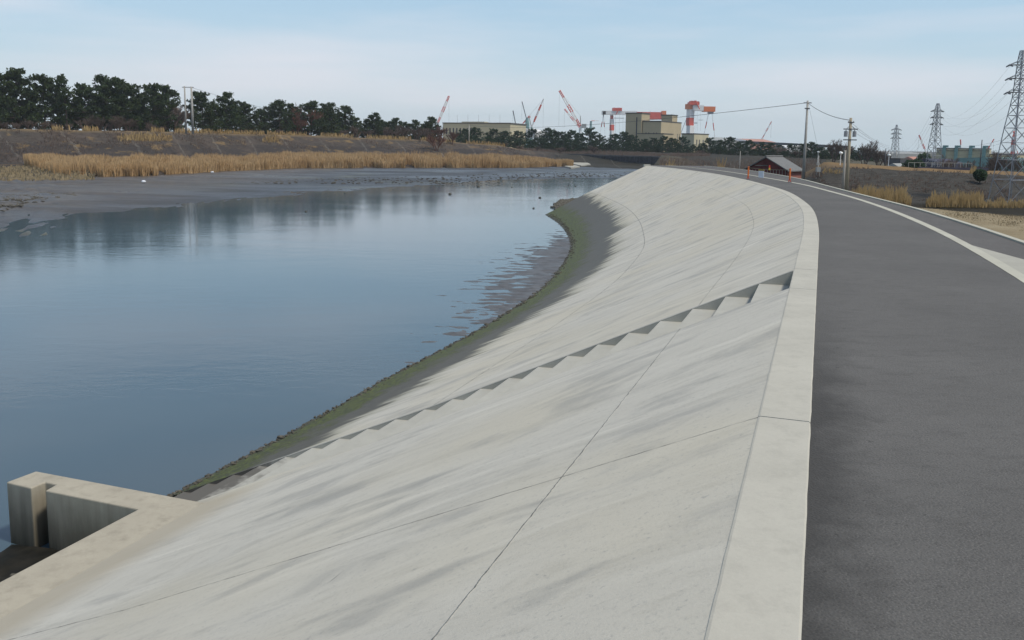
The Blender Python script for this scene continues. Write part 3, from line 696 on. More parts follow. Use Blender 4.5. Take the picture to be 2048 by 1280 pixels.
def gs1():
    x = rnd.uniform(-350, 1040); P = prof(x); t = rnd.uniform(0, 2); i = 1 if t < 1 else 2; t -= (i - 1); D = P[i][0] + (P[i + 1][0] - P[i][0]) * t
    if fbm(x * .012, D * .09, 7) + itp(x, [0, 450, 1040], [.25, -.08, -.1]) < 0: return None
    return gp(x, D, P[i][1] + (P[i + 1][1] - P[i][1]) * t), rnd.uniform(.2, .9)
scrub(9000, gs1, 'bank_scrub', 'low brown bramble scrub over the far embankment slope')
def gs2():
    x = rnd.uniform(1610, 2300); cz = itp(x, [1600, 1740, 2048, 3400], [-.15, -.27, -.85, -.9]); t = rnd.random()
    if fbm(x * .02, t * 2.5, 3) < -.08: return None
    return gp(x, 80 + 14 * t, -2.95 + (cz + 2.95) * t), rnd.uniform(.08, .38)
scrub(6500, gs2, 'levee_scrub', 'low dark weeds over the levee slope right of the path')
def gs3():
    x = rnd.uniform(1320, 1640); D = rnd.uniform(115, 250); return gp(x, D, -2.2 + (D - 115) * .004), rnd.uniform(.3, 1.3)
scrub(5000, gs3, 'waste_scrub', 'brown waste ground scrub behind the far end of the path')
def gs4():
    x = rnd.uniform(1040, 1420); D = itp(x, [1040, 1125, 1220, 1420], [300, 325, 305, 250]) + rnd.uniform(2, 32); P = prof(x); q = P[1:]; return gp(x, D, itp(D, [a[0] for a in q], [a[1] for a in q])), rnd.uniform(.3, 1.2)
scrub(4000, gs4, 'belt_scrub', 'dark scrub at the foot of the far tree belt')
clump('reed_clump', 'golden reeds behind the kerb right of the brown utility pole', 1692, 1822, 76, 3, -3.0, 3600, 1.25, M['dry'])
clump('reed_clump', 'low rusty reeds beyond the lawn left of the lattice pylon', 1852, 1900, 74, 2, -2.9, 900, .9, M['dry'])
clump('reed_clump', 'taller rusty reeds just left of the lattice pylon', 1900, 1968, 74, 2, -2.9, 1300, 1.1, M['dry'])
clump('reed_clump', 'thin reeds under the lattice pylon at the right edge', 1968, 2090, 74, 2, -2.9, 900, .55, M['dry'])
clump('reed_clump', 'yellow plume grass rising behind the far end of the path', 1322, 1356, 118, 3, -2.5, 420, 2.1, M['dry'])
clump('reed_clump', 'small orange grass tuft behind the path left of the hut', 1399, 1420, 112, 2, -2.4, 200, 1.5, M['dry'])
clump('reed_clump', 'orange grass tuft near the thin white post', 1432, 1452, 112, 2, -2.4, 240, 1.7, M['dry'])
clump('reed_clump', 'yellow grass tuft on the levee beside the dark round bush', 1939, 1953, 96, 1, -.9, 200, .95, M['dry'])
clump('reed_clump', 'gold grass fringe on the levee between the two utility poles', 1645, 1688, 92, 2, -.7, 260, .45, M['dry'])
def glawn():
    x = rnd.uniform(1740, 2300); dk = itp(x, DKX, DKD); e = itp(x, [1700, 1800, 2048, 3400], [72, 66, 58, 50]); t = rnd.random(); D = dk + 6 + (e - dk - 6) * t
    q = gp(x, D, -2.2 - .4 * t); return q, rnd.uniform(.03, .10)
blades(16000, glawn, 'lawn_grass', M['lawn'], 'short straw coloured lawn grass beyond the kerb', 'grass', (.012, .03))

def pine_mesh(seed, H=10, spread=3.0, lo=.25, dens=1.0):
    """returns trunk MB and crown MB"""
    r = random.Random(seed); tr = MB(); cr_ = MB(); pts = []; x = y = 0
    lean = r.uniform(-.06, .06), r.uniform(-.06, .06)
    for i in range(8):
        t = i / 7; x += lean[0] * H / 7 + r.uniform(-.1, .1); y += lean[1] * H / 7 + r.uniform(-.1, .1); pts.append(Vector((x, y, t * H * .93)))
    for i in range(7): tr.bar(pts[i], pts[i + 1], .17 * (1 - i / 8) * H / 10 + .02, .17 * (1 - (i + 1) / 8) * H / 10 + .02, 6)
    def tuft(c, rad, n):
        for _ in range(n):
            d = Vector((r.gauss(0, 1), r.gauss(0, 1), r.gauss(0, .55))); d *= rad * r.uniform(.25, 1) / max(d.length, .1); p = c + d
            up = Vector((r.uniform(-1, 1), r.uniform(-1, 1), r.uniform(.2, 1.3))).normalized(); sd_ = up.orthogonal().normalized()
            sd_.rotate(Matrix.Rotation(r.uniform(0, 6.28), 3, up)); l = r.uniform(.18, .36); wd = r.uniform(.10, .19)
            cr_.face([p - sd_ * wd, p + sd_ * wd, p + sd_ * wd * .5 + up * l, p - sd_ * wd * .5 + up * l])
    nb = int(34 * dens)
    for b in range(nb):
        t = lo + (1 - lo) * (b + r.random()) / nb; k = t * 7; i = min(6, int(k)); base = pts[i].lerp(pts[i + 1], k - i); az_ = r.uniform(0, 6.283)
        ln = spread * (1.0 - .75 * ((t - lo) / (1 - lo)) ** 1.6) * r.uniform(.55, 1.15)
        if r.random() < .12: ln *= 1.25
        dv = Vector((math.cos(az_), math.sin(az_), r.uniform(.05, .45))); e = base + dv * ln; m_ = base.lerp(e, .55) + Vector((0, 0, -.12 * ln)); tr.bar(base, m_, .06, .045, 4); tr.bar(m_, e, .045, .02, 4)
        for q in (.45, .7, .9, 1.0):
            if q * ln < .5 and t < .8: continue
            c = m_.lerp(e, (q - .5) * 2) if q > .5 else base.lerp(m_, q * 2); c = c + Vector((r.uniform(-.35, .35), r.uniform(-.35, .35), r.uniform(0, .35))); tuft(c, r.uniform(.42, .78), int(17 * dens ** .3))
    tuft(pts[-1] + Vector((0, 0, .2)), .55, 30); tuft(pts[-1] + Vector((0, 0, .6)), .3, 12)
    return tr, cr_
def twig_mesh(seed, H=5, spread=2.2, n=260, thick=.03, stems=3):
    r = random.Random(seed); tr = MB(); cr_ = MB()
    def grow(p, d, l, th, lv):
        e = p + d * l; (tr if lv < 1 else cr_).bar(p, e, th, th * .6, 3)
        if lv >= 4 or len(cr_.f) > n * 5: return
        for _ in range(r.choice((3, 3, 4)) if lv else 5):
            nd = (d + Vector((r.gauss(0, .42), r.gauss(0, .42), r.uniform(-.05, .4)))).normalized(); grow(p.lerp(e, r.uniform(.45, 1)), nd, l * r.uniform(.55, .8), max(th * .62, thick * .45), lv + 1)
    for s in range(stems):
        a = r.uniform(0, 6.28); grow(Vector((math.cos(a) * .2, math.sin(a) * .2, 0)), Vector((math.cos(a) * spread / H * .7, math.sin(a) * spread / H * .7, 1)).normalized(), H * .38, thick * 2.2, 0)
    return tr, cr_
def proto(mk, name, mats, parts=('trunk', 'crown')):
    tr, cr_ = mk; e = bpy.data.objects.new(name, None); C.objects.link(e); e.empty_display_size = .3
    ch = [tr.build(parts[0], mats[0], e), cr_.build(parts[1], mats[1], e)]; KIDS[e.name] = ch; return e
ORD = ['first', 'second', 'third', 'fourth', 'fifth', 'sixth', 'seventh', 'eighth', 'ninth', 'tenth', 'eleventh', 'twelfth', 'thirteenth', 'fourteenth', 'fifteenth', 'sixteenth', 'seventeenth', 'eighteenth', 'nineteenth', 'twentieth',
       'twenty-first', 'twenty-second', 'twenty-third', 'twenty-fourth', 'twenty-fifth', 'twenty-sixth', 'twenty-seventh', 'twenty-eighth', 'twenty-ninth', 'thirtieth', 'thirty-first', 'thirty-second', 'thirty-third', 'thirty-fourth', 'thirty-fifth', 'thirty-sixth', 'thirty-seventh', 'thirty-eighth', 'thirty-ninth', 'fortieth',
       'forty-first', 'forty-second', 'forty-third', 'forty-fourth', 'forty-fifth', 'forty-sixth', 'forty-seventh', 'forty-eighth', 'forty-ninth', 'fiftieth']
pines = [proto(pine_mesh(11, 10, 4.6, .03, 2.1), 'pine_tree', (M['bark'], M['pine1'])), proto(pine_mesh(12, 10, 4.3, .04, 2.0), 'pine_tree', (M['bark'], M['pine1'])),
         proto(pine_mesh(13, 10, 5.0, .02, 2.2), 'pine_tree', (M['bark'], M['pine1'])), proto(pine_mesh(14, 10, 2.4, .45, .8), 'pine_tree', (M['bark'], M['pine1']))]
fpines = [proto(pine_mesh(21, 10, 5.8, .01, 1.9), 'small_pine', (M['bark'], M['pine2'])), proto(pine_mesh(22, 10, 5.4, .02, 1.8), 'small_pine', (M['bark'], M['pine2'])), proto(pine_mesh(23, 10, 6.2, .01, 1.9), 'small_pine', (M['bark'], M['pine2']))]
bares = [proto(twig_mesh(31, 5, 3.2, 1100, .055, 7), 'bare_shrub', (M['twig'], M['twig']), ('trunk', 'crown')), proto(twig_mesh(32, 5, 3.0, 1100, .055, 7), 'bare_shrub', (M['twig'], M['twig']), ('trunk', 'crown'))]
russ = [proto(twig_mesh(33, 5, 2.8, 1100, .05, 5), 'russet_tree', (M['twigr'], M['twigr']), ('trunk', 'crown'))]
used = set()
def plant(pr, loc, h, label, cat, group, h0=10.0, wx=1.0):
    o = pr if pr.name not in used else copy_tree(pr); used.add(pr.name)
    o.location = loc; s = h / h0; o.scale = (s * wx, s * wx, s); o.rotation_euler = (0, 0, rnd.uniform(0, 6.28)); tag(o, label, cat, group); return o
def crestz(x, dD):
    P = prof(x); return itp(P[3][0] + dD, [a[0] for a in P], [a[1] for a in P])
def treetop(pr, x, y, dD, label, cat, group, h0=10.0, wx=1.0):
    D = prof(x)[3][0] + dD; zb = crestz(x, dD) - .2; zt = zof(x, y, D); xb = x + (.0 if True else 0)
    return plant(pr, gp(x, D, zb), max(1.5, zt - zb), label, cat, group, h0, wx)
LT = [(-230, 150), (-170, 138), (-100, 128), (-60, 150), (-15, 132), (35, 138), (92, 152), (136, 149), (175, 168), (222, 153), (252, 160), (300, 168), (338, 172), (408, 184), (455, 186), (492, 204), (560, 200), (585, 208), (622, 202), (655, 206), (690, 212), (748, 226), (795, 236), (830, 240), (862, 234)]
LT += [(715, 236), (735, 238), (765, 240), (780, 243), (812, 244), (845, 247), (858, 245), (650, 220), (540, 214), (475, 210), (60, 186), (120, 190), (200, 190), (275, 192), (320, 200), (430, 208), (520, 218), (600, 222), (670, 226), (770, 243), (12, 175), (155, 205)]
for i, (x, y) in enumerate(sorted(LT)):
    back = y > 180 and x < 340 or (x, y) in LT[25:35] or (x, y) in LT[35:]
    pr = pines[i % 4]; px = pines[3] if (x, y) == (136, 149) else pines[i % 3]
    treetop(px, x, y, 16 + (i * 37 % 7) if back else 9 + (i * 13 % 5), 'dark green pine on the far embankment, %s from the left in its row' % ORD[i], 'pine tree', 'pines along the top of the far embankment', wx=itp(x, [0, 900], [.95, 1.15]) if (x, y) != (136, 149) else .8)
BS = [(-20, 238), (35, 244), (85, 240), (135, 246), (225, 240), (258, 234), (290, 238), (325, 250), (735, 256), (790, 256), (852, 255), (690, 256), (560, 258), (480, 256), (-110, 236), (-60, 232), (10, 240), (60, 236), (170, 232), (205, 228), (240, 230), (275, 236), (305, 246), (350, 205), (715, 250), (770, 252), (812, 248), (835, 250), (110, 243)]
for i, (x, y) in enumerate(sorted(BS)):
    treetop(bares[i % 2], x, y, 4 + i % 4, 'leafless brown thicket under the pines, %s from the left' % ORD[i], 'bare shrub', 'bare thickets in front of the pines', 5.0, 1.25)
for i, (x, y, dD, lb) in enumerate(((612, 205, 8, 'russet leafless tree standing between dark pines on the far bank'), (592, 228, 7, 'low russet tree left of the taller russet one'), (880, 246, -2, 'reddish bare tree at the right end of the embankment pines'), (905, 258, -4, 'spreading reddish bush in front of the long building'), (872, 262, -14, 'bare bush growing out of the embankment slope above the reeds'))):
    treetop(russ[0], x, y, dD, lb, 'bare tree', 'russet bare trees on the far bank', 5.0, 1.0)
FT = [(930, 258), (955, 255), (985, 258), (1010, 262), (1040, 262), (1062, 258), (1095, 256), (1103, 262), (1125, 264), (1140, 260), (1160, 266), (1180, 256), (1200, 270), (1225, 268), (1245, 264), (1262, 270), (1285, 278), (1305, 276), (1325, 272), (1347, 276), (1366, 274), (1385, 290), (1402, 286), (1420, 276),
      (1440, 280), (1458, 274), (1480, 284), (1500, 280), (1520, 284), (1542, 286), (1560, 290), (1580, 288), (1602, 288), (1620, 284), (1640, 294), (1660, 296), (1680, 294), (1700, 292), (1722, 296), (1742, 302)]
for i, x in enumerate(range(915, 1760, 21)):
    D = itp(x, [930, 1100, 1300, 1500, 1750], [316, 337, 337, 282, 243]) + (i * 11 % 5); zb = itp(x, [930, 1000, 1100, 1500, 1750], [1.2, .4, -.8, -1.0, -1.7])
    y = itp(x, [915, 1100, 1300, 1500, 1750], [268, 276, 284, 297, 306]) + (i * 7 % 5) * 1.6; zt = zof(x, y, D); plant(fpines[(i + 1) % 3], gp(x, D, zb), max(2, zt - zb), 'low dark pine in the front row of the far tree belt, %s from the left' % ORD[i], 'pine tree', 'front row of the far tree belt', 10, 1.5)
for i, (x, y) in enumerate(FT):
    D = itp(x, [930, 1100, 1300, 1500, 1750], [325, 345, 345, 290, 250]) + (i * 17 % 9); zb = itp(x, [930, 1000, 1100, 1500, 1750], [1.2, .6, -.4, -.6, -1.6])
    zt = zof(x, y, D); plant(fpines[i % 3], gp(x, D, zb), max(2, zt - zb), 'small dark pine of the far tree belt, %s from the left' % ORD[i], 'pine tree', 'tree belt beyond the river bend', 10, itp(zt - zb, [3, 10], [1.35, 1.0]))
FB = [(1005, 285, 312), (1040, 290, 306), (1075, 292, 305), (1120, 292, 312), (1190, 290, 318), (1400, 298, 300), (1560, 292, 275), (1595, 300, 260)]
for i, (x, y, D) in enumerate(FB):
    zb = -.9 if x > 1100 else .2; zt = zof(x, y, D); plant(bares[i % 2], gp(x, D, zb), max(1.5, zt - zb), 'low bare scrub below the far tree belt, %s from the left' % ORD[i], 'bare shrub', 'scrub below the far tree belt', 5.0, 1.8)
RB = [(1668, 276, 238), (1690, 280, 240), (1728, 278, 236), (1756, 288, 236), (1775, 300, 230), (1895, 306, 170), (1975, 300, 160), (2000, 298, 158), (2035, 306, 155), (2062, 300, 160), (1925, 318, 150), (1960, 320, 150)]
for i, (x, y, D) in enumerate(RB):
    zb = itp(x, [1650, 1790], [-1.8, -4.1]); zt = zof(x, y, D); plant(bares[i % 2], gp(x, D, zb), max(1.5, zt - zb), 'bare grey tree beyond the right-hand levee, %s from the left' % ORD[i], 'bare tree', 'bare trees beyond the right-hand levee', 5.0, .8)
def bush(seed, rx, rz, n, mat):
    r = random.Random(seed); mb = MB(); st_ = MB().bar((0, 0, -.2), (0, 0, rz), .06, .03, 5)
    for _ in range(n):
        d = Vector((r.gauss(0, 1), r.gauss(0, 1), r.gauss(0, 1))).normalized() * r.uniform(.55, 1.0) ** .5; d *= 1 + .25 * nz3(d.x * 2 + seed, d.y * 2, d.z * 2)
        p = Vector((d.x * rx, d.y * rx, rz + d.z * rz)); u_ = Vector((r.gauss(0, 1), r.gauss(0, 1), r.gauss(0, 1))).normalized(); v_ = u_.orthogonal().normalized(); s = r.uniform(.05, .11) * rx / .8
        mb.face([p - u_ * s, p + v_ * s, p + u_ * s, p - v_ * s])
    return st_, mb
for i, (x, D, z, rx, rz, lb) in enumerate(((1960, 88, -1.3, .66, .62, 'dark round evergreen bush on the levee left of the pylon'), (1830, 150, -3.9, 1.6, 2.1, 'dark broad evergreen left of the middle pylon'), (1816, 158, -4.0, 1.3, 2.0, 'dark evergreen left of the broad one by the white roof'), (1846, 200, -4.0, 2.0, 2.6, 'far flat topped evergreen behind the broad dark one'))):
    e = root('evergreen_bush', gp(x, D, z), lb, 'bush'); a, b = bush(60 + i, rx, rz, 2600, 0); a.build('stem', M['bark'], e); b.build('foliage', M['pine2'], e)

# ------------------------------------------------------------------ sheet pile wall
WP = [(1112, 331), (1150, 318), (1200, 302), (1250, 289), (1310, 277), (1420, 255)]
pw = gp(1200, 302, -4.6); e = root('sheet_pile_wall', pw, 'dark ribbed steel sheet pile wall across the river bend', 'retaining wall'); mb = MB(); cp = MB()
pts = []
for (xa, da), (xb, db) in zip(WP[:-1], WP[1:]):
    a = gp(xa, da, 0); b = gp(xb, db, 0); n = int((b - a).length / .42); nv = Vector(((b - a).y, -(b - a).x, 0)).normalized()
    for k in range(n): q = a.lerp(b, k / n); pts.append(q + nv * (.32 if (k // 2) % 2 else 0))
for a, b in zip(pts[:-1], pts[1:]): mb.face([(a.x - pw.x, a.y - pw.y, -.4), (b.x - pw.x, b.y - pw.y, -.4), (b.x - pw.x, b.y - pw.y, 3.1), (a.x - pw.x, a.y - pw.y, 3.1)])
for (xa, da), (xb, db) in zip(WP[:-1], WP[1:]):
    a = gp(xa, da, 0) - pw; b = gp(xb, db, 0) - pw; cp.hexa([(a.x, a.y - .5, 3.08), (b.x, b.y - .5, 3.08), (b.x, b.y + 1.2, 3.08), (a.x, a.y + 1.2, 3.08), (a.x, a.y - .5, 3.5), (b.x, b.y - .5, 3.5), (b.x, b.y + 1.2, 3.5), (a.x, a.y + 1.2, 3.5)])
    cp.hexa([(a.x, a.y - 1.6, .0), (b.x, b.y - 1.6, .0), (b.x, b.y - .4, .0), (a.x, a.y - .4, .0), (a.x, a.y - 1.6, .35), (b.x, b.y - 1.6, .35), (b.x, b.y - .4, .35), (a.x, a.y - .4, .35)])
mb.build('sheet_piles', M['sheet'], e); cp.build('cap_beam', M['cap'], e)
# pale slabs at the tip of the reeds
for lb, q in (('pale concrete ramp at the right tip of the reed bed', ((1140, 327), (1168, 322.5), (1181, 329), (1162, 332))), ('low pale slab on the mud just below the concrete ramp', ((1128, 333), (1150, 331), (1160, 334), (1142, 336)))):
    P4 = [atz(x, y, -4.0) for x, y in q]; c = sum(P4, Vector()) / 4; tag(MB().prism([(p.x - c.x, p.y - c.y) for p in P4], -.6, .0).build('concrete_slab', M['slab'], None, False, Vector((c.x, c.y, -3.85))), lb, 'concrete slab')

# ------------------------------------------------------------------ buildings
def solve(C2, u, x):
    m_ = (gp(x, 100, 0).x) / 100.0; return (m_ * C2.y - C2.x) / (u.x - m_ * u.y)
def block(mbs, xl, xc, xr, Dc, yt, ang, zb, org, trim=.35, C2=None):
    """box seen on its corner: left face xl..xc, right face xc..xr; yt = roof pixel at the corner"""
    c = gp(xc, Dc, 0) if C2 is None else C2; u = Vector((-math.cos(ang), math.sin(ang), 0)); v = Vector((math.sin(ang), math.cos(ang), 0))
    a = solve(c, u, xl); b = solve(c, v, xr); zt = zof(xc, yt, c.y); f = [c, c + v * b, c + v * b + u * a, c + u * a]
    f = [p - org for p in f]; mbs['wall'].prism([(p.x, p.y) for p in f], zb - org.z, zt - org.z)
    cc = sum(f, Vector()) / 4; g = [cc + (p - cc) * (1 + trim * 1.2 / max(a, b, 1)) for p in f]; mbs['roof'].prism([(p.x, p.y) for p in g], zt - org.z, zt - org.z + trim)
    return c, u, v, a, b, zt
def win(mb, c, d, nrm, t, wd, z0, z1, org):
    p = c + d * t - org + nrm * .05; q = p + d * wd; mb.hexa([(p.x, p.y, z0), (q.x, q.y, z0), (q.x - nrm.x * .2, q.y - nrm.y * .2, z0), (p.x - nrm.x * .2, p.y - nrm.y * .2, z0), (p.x, p.y, z1), (q.x, q.y, z1), (q.x - nrm.x * .2, q.y - nrm.y * .2, z1), (p.x - nrm.x * .2, p.y - nrm.y * .2, z1)])
# long building
org = gp(1020, 415, 0); e = root('warehouse', org, 'long low cream building with flat roof left of the cranes', 'building')
ms = {'wall': MB(), 'roof': MB()}; A_ = R(18)
c, u, v, a, b, zt = block(ms, 886, 1020, 1051, 415, 247.5, A_, -1, org, .5)
ms['wall'].build('wall', M['cream'], e); ms['roof'].build('roof', M['trim'], e)
for k in range(9): m_ = MB(); win(m_, c, u, Vector((-v.x, -v.y, 0)), a * (.52 + k * .052), .7, zt - 5.2, zt - 2.2, org); m_.build('window', M['glassd'], e)
m_ = MB(); p = c + u * (a * .5) - org; m_.box((p.x, p.y, zt - 4.6), (a * .95, .7, .25), math.atan2(u.y, u.x)); m_.build('ledge', M['trim'], e)
m_ = MB(); p = c + u * (a * .56) + v * 4 - org; m_.box((p.x, p.y, zt + .5), (a * .34, 6, 1.0), math.atan2(u.y, u.x)); m_.build('roof_parapet', M['cream'], e)
for k in range(5): m_ = MB(); q = c + u * (a * (.2 + .16 * k)) + v * 5 - org; m_.bar((q.x, q.y, zt), (q.x, q.y, zt + 4.5), .06, .04, 4); m_.build('mast', M['steel'], e)
# big stepped building
A_ = R(32); org = gp(1321, 372, 0); e = root('stepped_building', org, 'large tan windowless building with stepped towers behind the tree belt', 'building')
for nm_, xl, xc, xr, Dc, yt, zb, tr in (('wall', 1249, 1281, 1296.5, 372, 227, -1, .45), ('wall', 1283, 1320.5, 1360, 368, 243.5, -1, .45), ('wall', 1320, 1342, 1351.5, 388, 231, 5, .45), ('wall', 1272, 1326, 1344, 362, 268, -1, .3)):
    ms = {'wall': MB(), 'roof': MB()}; r_ = block(ms, xl, xc, xr, Dc, yt, A_, zb, org, tr)
    ms['wall'].build('wall', M['tan'], e); ms['roof'].build('roof', M['trim'], e)
    c, u, v, a, b, zt = r_; nl = Vector((-v.x, -v.y, 0)); nr = Vector((-u.x, -u.y, 0)); wb = MB()
    if xl == 1249:
        m_ = MB(); win(m_, c, u, nl, a * .26, .5, 3, zt - 1.6, org); m_.build('window_strip', M['glassd'], e); m_ = MB(); win(m_, c, u, nl, a * .62, 1.2, 4.4, 5.6, org); m_.build('window', M['glassd'], e)
    if xl == 1283:
        for f in (.18, .33, .6, .75): m_ = MB(); win(m_, c, u, nl, a * (1 - f) - .4, .5, 5.3, 8, org); m_.build('window', M['glassd'], e)
        for f in (.08, .18, .33, .43, .80, .90): m_ = MB(); win(m_, c, v, nr, b * f, .55, 5.2, 7.8, org); m_.build('window', M['glassd'], e)
        m_ = MB(); q = c - org; m_.bar((q.x - 4, q.y + 6, zt), (q.x - 4, q.y + 6, zt + 5), .06, .03, 4); m_.build('mast', M['steel'], e)
org = gp(1387, 345, 0); e = root('annex_building', org, 'small cream block with narrow windows in front of the gantry crane', 'building'); ms = {'wall': MB(), 'roof': MB()}
c, u, v, a, b, zt = block(ms, 1361, 1387, 1415, 345, 268.5, R(38), -1, org, .4); ms['wall'].build('wall', M['cream'], e); ms['roof'].build('roof', M['trim'], e); nr = Vector((-u.x, -u.y, 0))
for f in (.16, .34, .6): m_ = MB(); win(m_, c, v, nr, b * f, .8, zt - 4.5, zt - 2.1, org); m_.build('window', M['glassd'], e)
def shed(name, label, cat, xl, xr, yt, yb, D, depth, mat, roofm, ridge=0, skew=.3):
    a = gp(xl, D, 0); b = gp(xr, D + depth * skew, 0); zt = zof((xl + xr) / 2, yt, D); zb = zof((xl + xr) / 2, yb, D); org = Vector((a.x, a.y, zb)); e = root(name, org, label, cat)
    d = (b - a); nrm = Vector((-d.y, d.x, 0)).normalized() * depth; f = [Vector((0, 0, 0)), d, d + nrm, nrm]; H_ = zt - zb
    MB().prism([(p.x, p.y) for p in f], 0, H_ * (1 - ridge)).build('wall', mat, e); r_ = MB()
    if ridge:
        z0, z1 = H_ * (1 - ridge), H_; m0 = nrm / 2
        def V(p, z): return (p.x, p.y, z)
        r_.face([V(f[0], z0), V(f[1], z0), V(d + m0, z1), V(m0, z1)]); r_.face([V(f[3], z0), V(m0, z1), V(d + m0, z1), V(f[2], z0)]); r_.face([V(f[0], z0), V(m0, z1), V(f[3], z0)]); r_.face([V(f[1], z0), V(f[2], z0), V(d + m0, z1)])
    else: r_.prism([(p.x * 1.005, p.y * 1.005) for p in f], H_, H_ + .35)
    r_.build('roof', roofm, e); return e, org, d, nrm, H_
shed('low_shed', 'white low shed roof among the far pines below the red and white jib', 'shed', 1070, 1092, 257, 275, 520, 20, M['white'], M['white'], .3)
shed('industrial_hall', 'grey roofed hall just right of the annex block', 'building', 1416, 1475, 274, 300, 520, 30, M['greyb'], M['greyb'], .25)
shed('industrial_hall', 'hall with blue grey roof beyond the tree belt', 'building', 1468, 1500, 275, 300, 560, 30, M['greyb'], M['steel'], .25)
shed('industrial_hall', 'faded pink roofed hall under the far leaning crane', 'building', 1500, 1552, 277.5, 300, 600, 30, M['pink'], M['pink'], .3)
shed('long_shed', 'white long roof glimpsed under the elevated road', 'shed', 1570, 1650, 291, 305, 430, 12, M['white'], M['white'], .2)
shed('hill_hall', 'pale grey green hall behind the left small pylon', 'building', 1758, 1862, 304, 338, 420, 30, M['greyb'], M['greyb'], .1)
e, org, d, nrm, H_ = shed('green_column_hall', 'wide cream hall with green columns along its side', 'building', 1872, 1978, 298, 342, 330, 30, M['cream'], M['trim'], skew=-.3)
for k, f in enumerate((.13, .36, .63, .88)):
    p = d * f; m_ = MB().box((p.x, p.y - .8, H_ * .5 + .5), (1.2, 1.2, H_ + 1.2), math.atan2(d.y, d.x)); m_.box((p.x + .4, p.y - .9, H_ + .9), (1.9, 1.5, .8), math.atan2(d.y, d.x)); m_.build('column', M['teal'], e)
m_ = MB().box((d.x * .5, d.y * .5 - .2, H_ * .93), (d.length, .3, .12), math.atan2(d.y, d.x)).build('ledge', M['trim'], e)
shed('cream_extension', 'lower cream hall continuing right of the green columns', 'building', 1978, 2034, 310, 342, 325, 30, M['cream'], M['trim'], skew=-.3)
shed('dark_shed', 'long dark blue shed in front of the cream hall', 'shed', 1878, 1926, 318, 347, 190, 8, M['dark'], M['dark'], .25)
shed('blue_green_hall', 'blue green hall at the right edge behind the pylon', 'building', 2030, 2090, 316, 345, 260, 20, M['teal'], M['teal'], .1)
shed('brick_house', 'reddish low house left of the middle pylon', 'house', 1843, 1876, 314, 345, 210, 8, M['brick'], M['pink'], .4)
shed('white_hut', 'small white roofed hut by the dark evergreens', 'hut', 1799, 1815, 327, 347, 160, 3, M['dark'], M['greyb'], .35)
shed('dark_hut', 'small dark square hut left of the evergreens', 'hut', 1801, 1815, 320, 345, 175, 3, M['darksteel'], M['trim'])
# elevated road
p0 = at(1478, 282.5, 520); p1 = at(1700, 293, 400); org = Vector((p0.x, p0.y, -1)); e = root('elevated_road', org, 'thin dark elevated road deck above the far tree belt', 'bridge')
a = p0 - org; b = p1 - org; MB().hexa([(a.x, a.y, a.z - 1.1), (b.x, b.y, b.z - .9), (b.x + 3, b.y + 9, b.z - .9), (a.x + 3, a.y + 9, a.z - 1.1), (a.x, a.y, a.z + .35), (b.x, b.y, b.z + .3), (b.x + 3, b.y + 9, b.z + .3), (a.x + 3, a.y + 9, a.z + .35)]).build('deck', M['darksteel'], e)
for k in range(6): q = a.lerp(b, (k + .5) / 6) + Vector((1, 4, 0)); MB().bar((q.x, q.y, 0), (q.x, q.y, q.z - .9), .8, .8, 6).build('pier', M['greyb'], e)

# ------------------------------------------------------------------ cranes
def stripes(mb_r, mb_w, p, q, r1, r2, n, first=0, k=4):
    for i in range(n):
        a = p.lerp(q, i / n); b = p.lerp(q, (i + 1) / n); ra_ = r1 + (r2 - r1) * i / n; rb_ = r1 + (r2 - r1) * (i + 1) / n; (mb_r if (i + first) % 2 == 0 else mb_w).bar(a, b, ra_, rb_, k)
def jib(label, D, foot, tip, wpx, n, cols=('red', 'white'), first=0, base=None, extra=None, lattice=True):
    f = at(*foot, D); tp = at(*tip, D); org = Vector((f.x, f.y, -1.5)); e = root('jib_crane', org, label, 'crane'); k = D / F
    f -= org; tp -= org; ax = (tp - f); nrm = Vector((-ax.z, 0, ax.x)).normalized(); r_ = MB(); w_ = MB()
    wd = wpx * k
    for i in range(n):
        a = f + ax * (i / n); b = f + ax * ((i + 1) / n); m_ = MB(); wa = wd * (.55 + .45 * math.sin(math.pi * min(1, (i + .3) / n * 1.1))) * .5
        if lattice:
            for sg in (-1, 1):
                for dy in (-wa * .8, wa * .8): m_.bar(a + nrm * wa * sg + Vector((0, dy, 0)), b + nrm * wa * sg + Vector((0, dy, 0)), wd * .16, wd * .16, 4)
            for j in range(4):
                c0 = a.lerp(b, j / 4); c1 = a.lerp(b, (j + 1) / 4); sg = 1 if j % 2 else -1; m_.bar(c0 + nrm * wa * sg, c1 - nrm * wa * sg, wd * .12, wd * .12, 4)
        else: m_.bar(a, b, wa, wa, 4)
        m_.build('jib_section', M[cols[(i + first) % 2]], e)
    tw = MB(); tw.bar((0, 0, 0), (f.x, f.y, f.z), 3.2 * k, 2.2 * k, 6); tw.build('tower', M[base or 'teal'], e)
    if extra: extra(e, f, tp, k, org)
    c_ = MB(); c_.bar(tp, Vector((tp.x, tp.y, f.z)), .14 * k, .14 * k, 3); c_.build('hoist_rope', M['wire'], e)
    return e
def mastx(px, py, D):
    def g(e, f, tp, k, org):
        q = at(px, py, D) - org; m_ = MB(); m_.bar(f, q, 1.0 * k, .8 * k, 4); m_.bar(q, tp, .18 * k, .18 * k, 3); m_.build('stay_mast', M['greyb'], e)
    return g
jib('pale red and white jib crane leaning right behind the left pines', 1300, (876, 245), (898, 192), 4, 5, first=0, base='steel')
jib('red and white jib leaning right above the long building', 1000, (1063, 255), (1087, 198), 4.0, 5, first=1, extra=mastx(1058, 232, 1000), lattice=False)
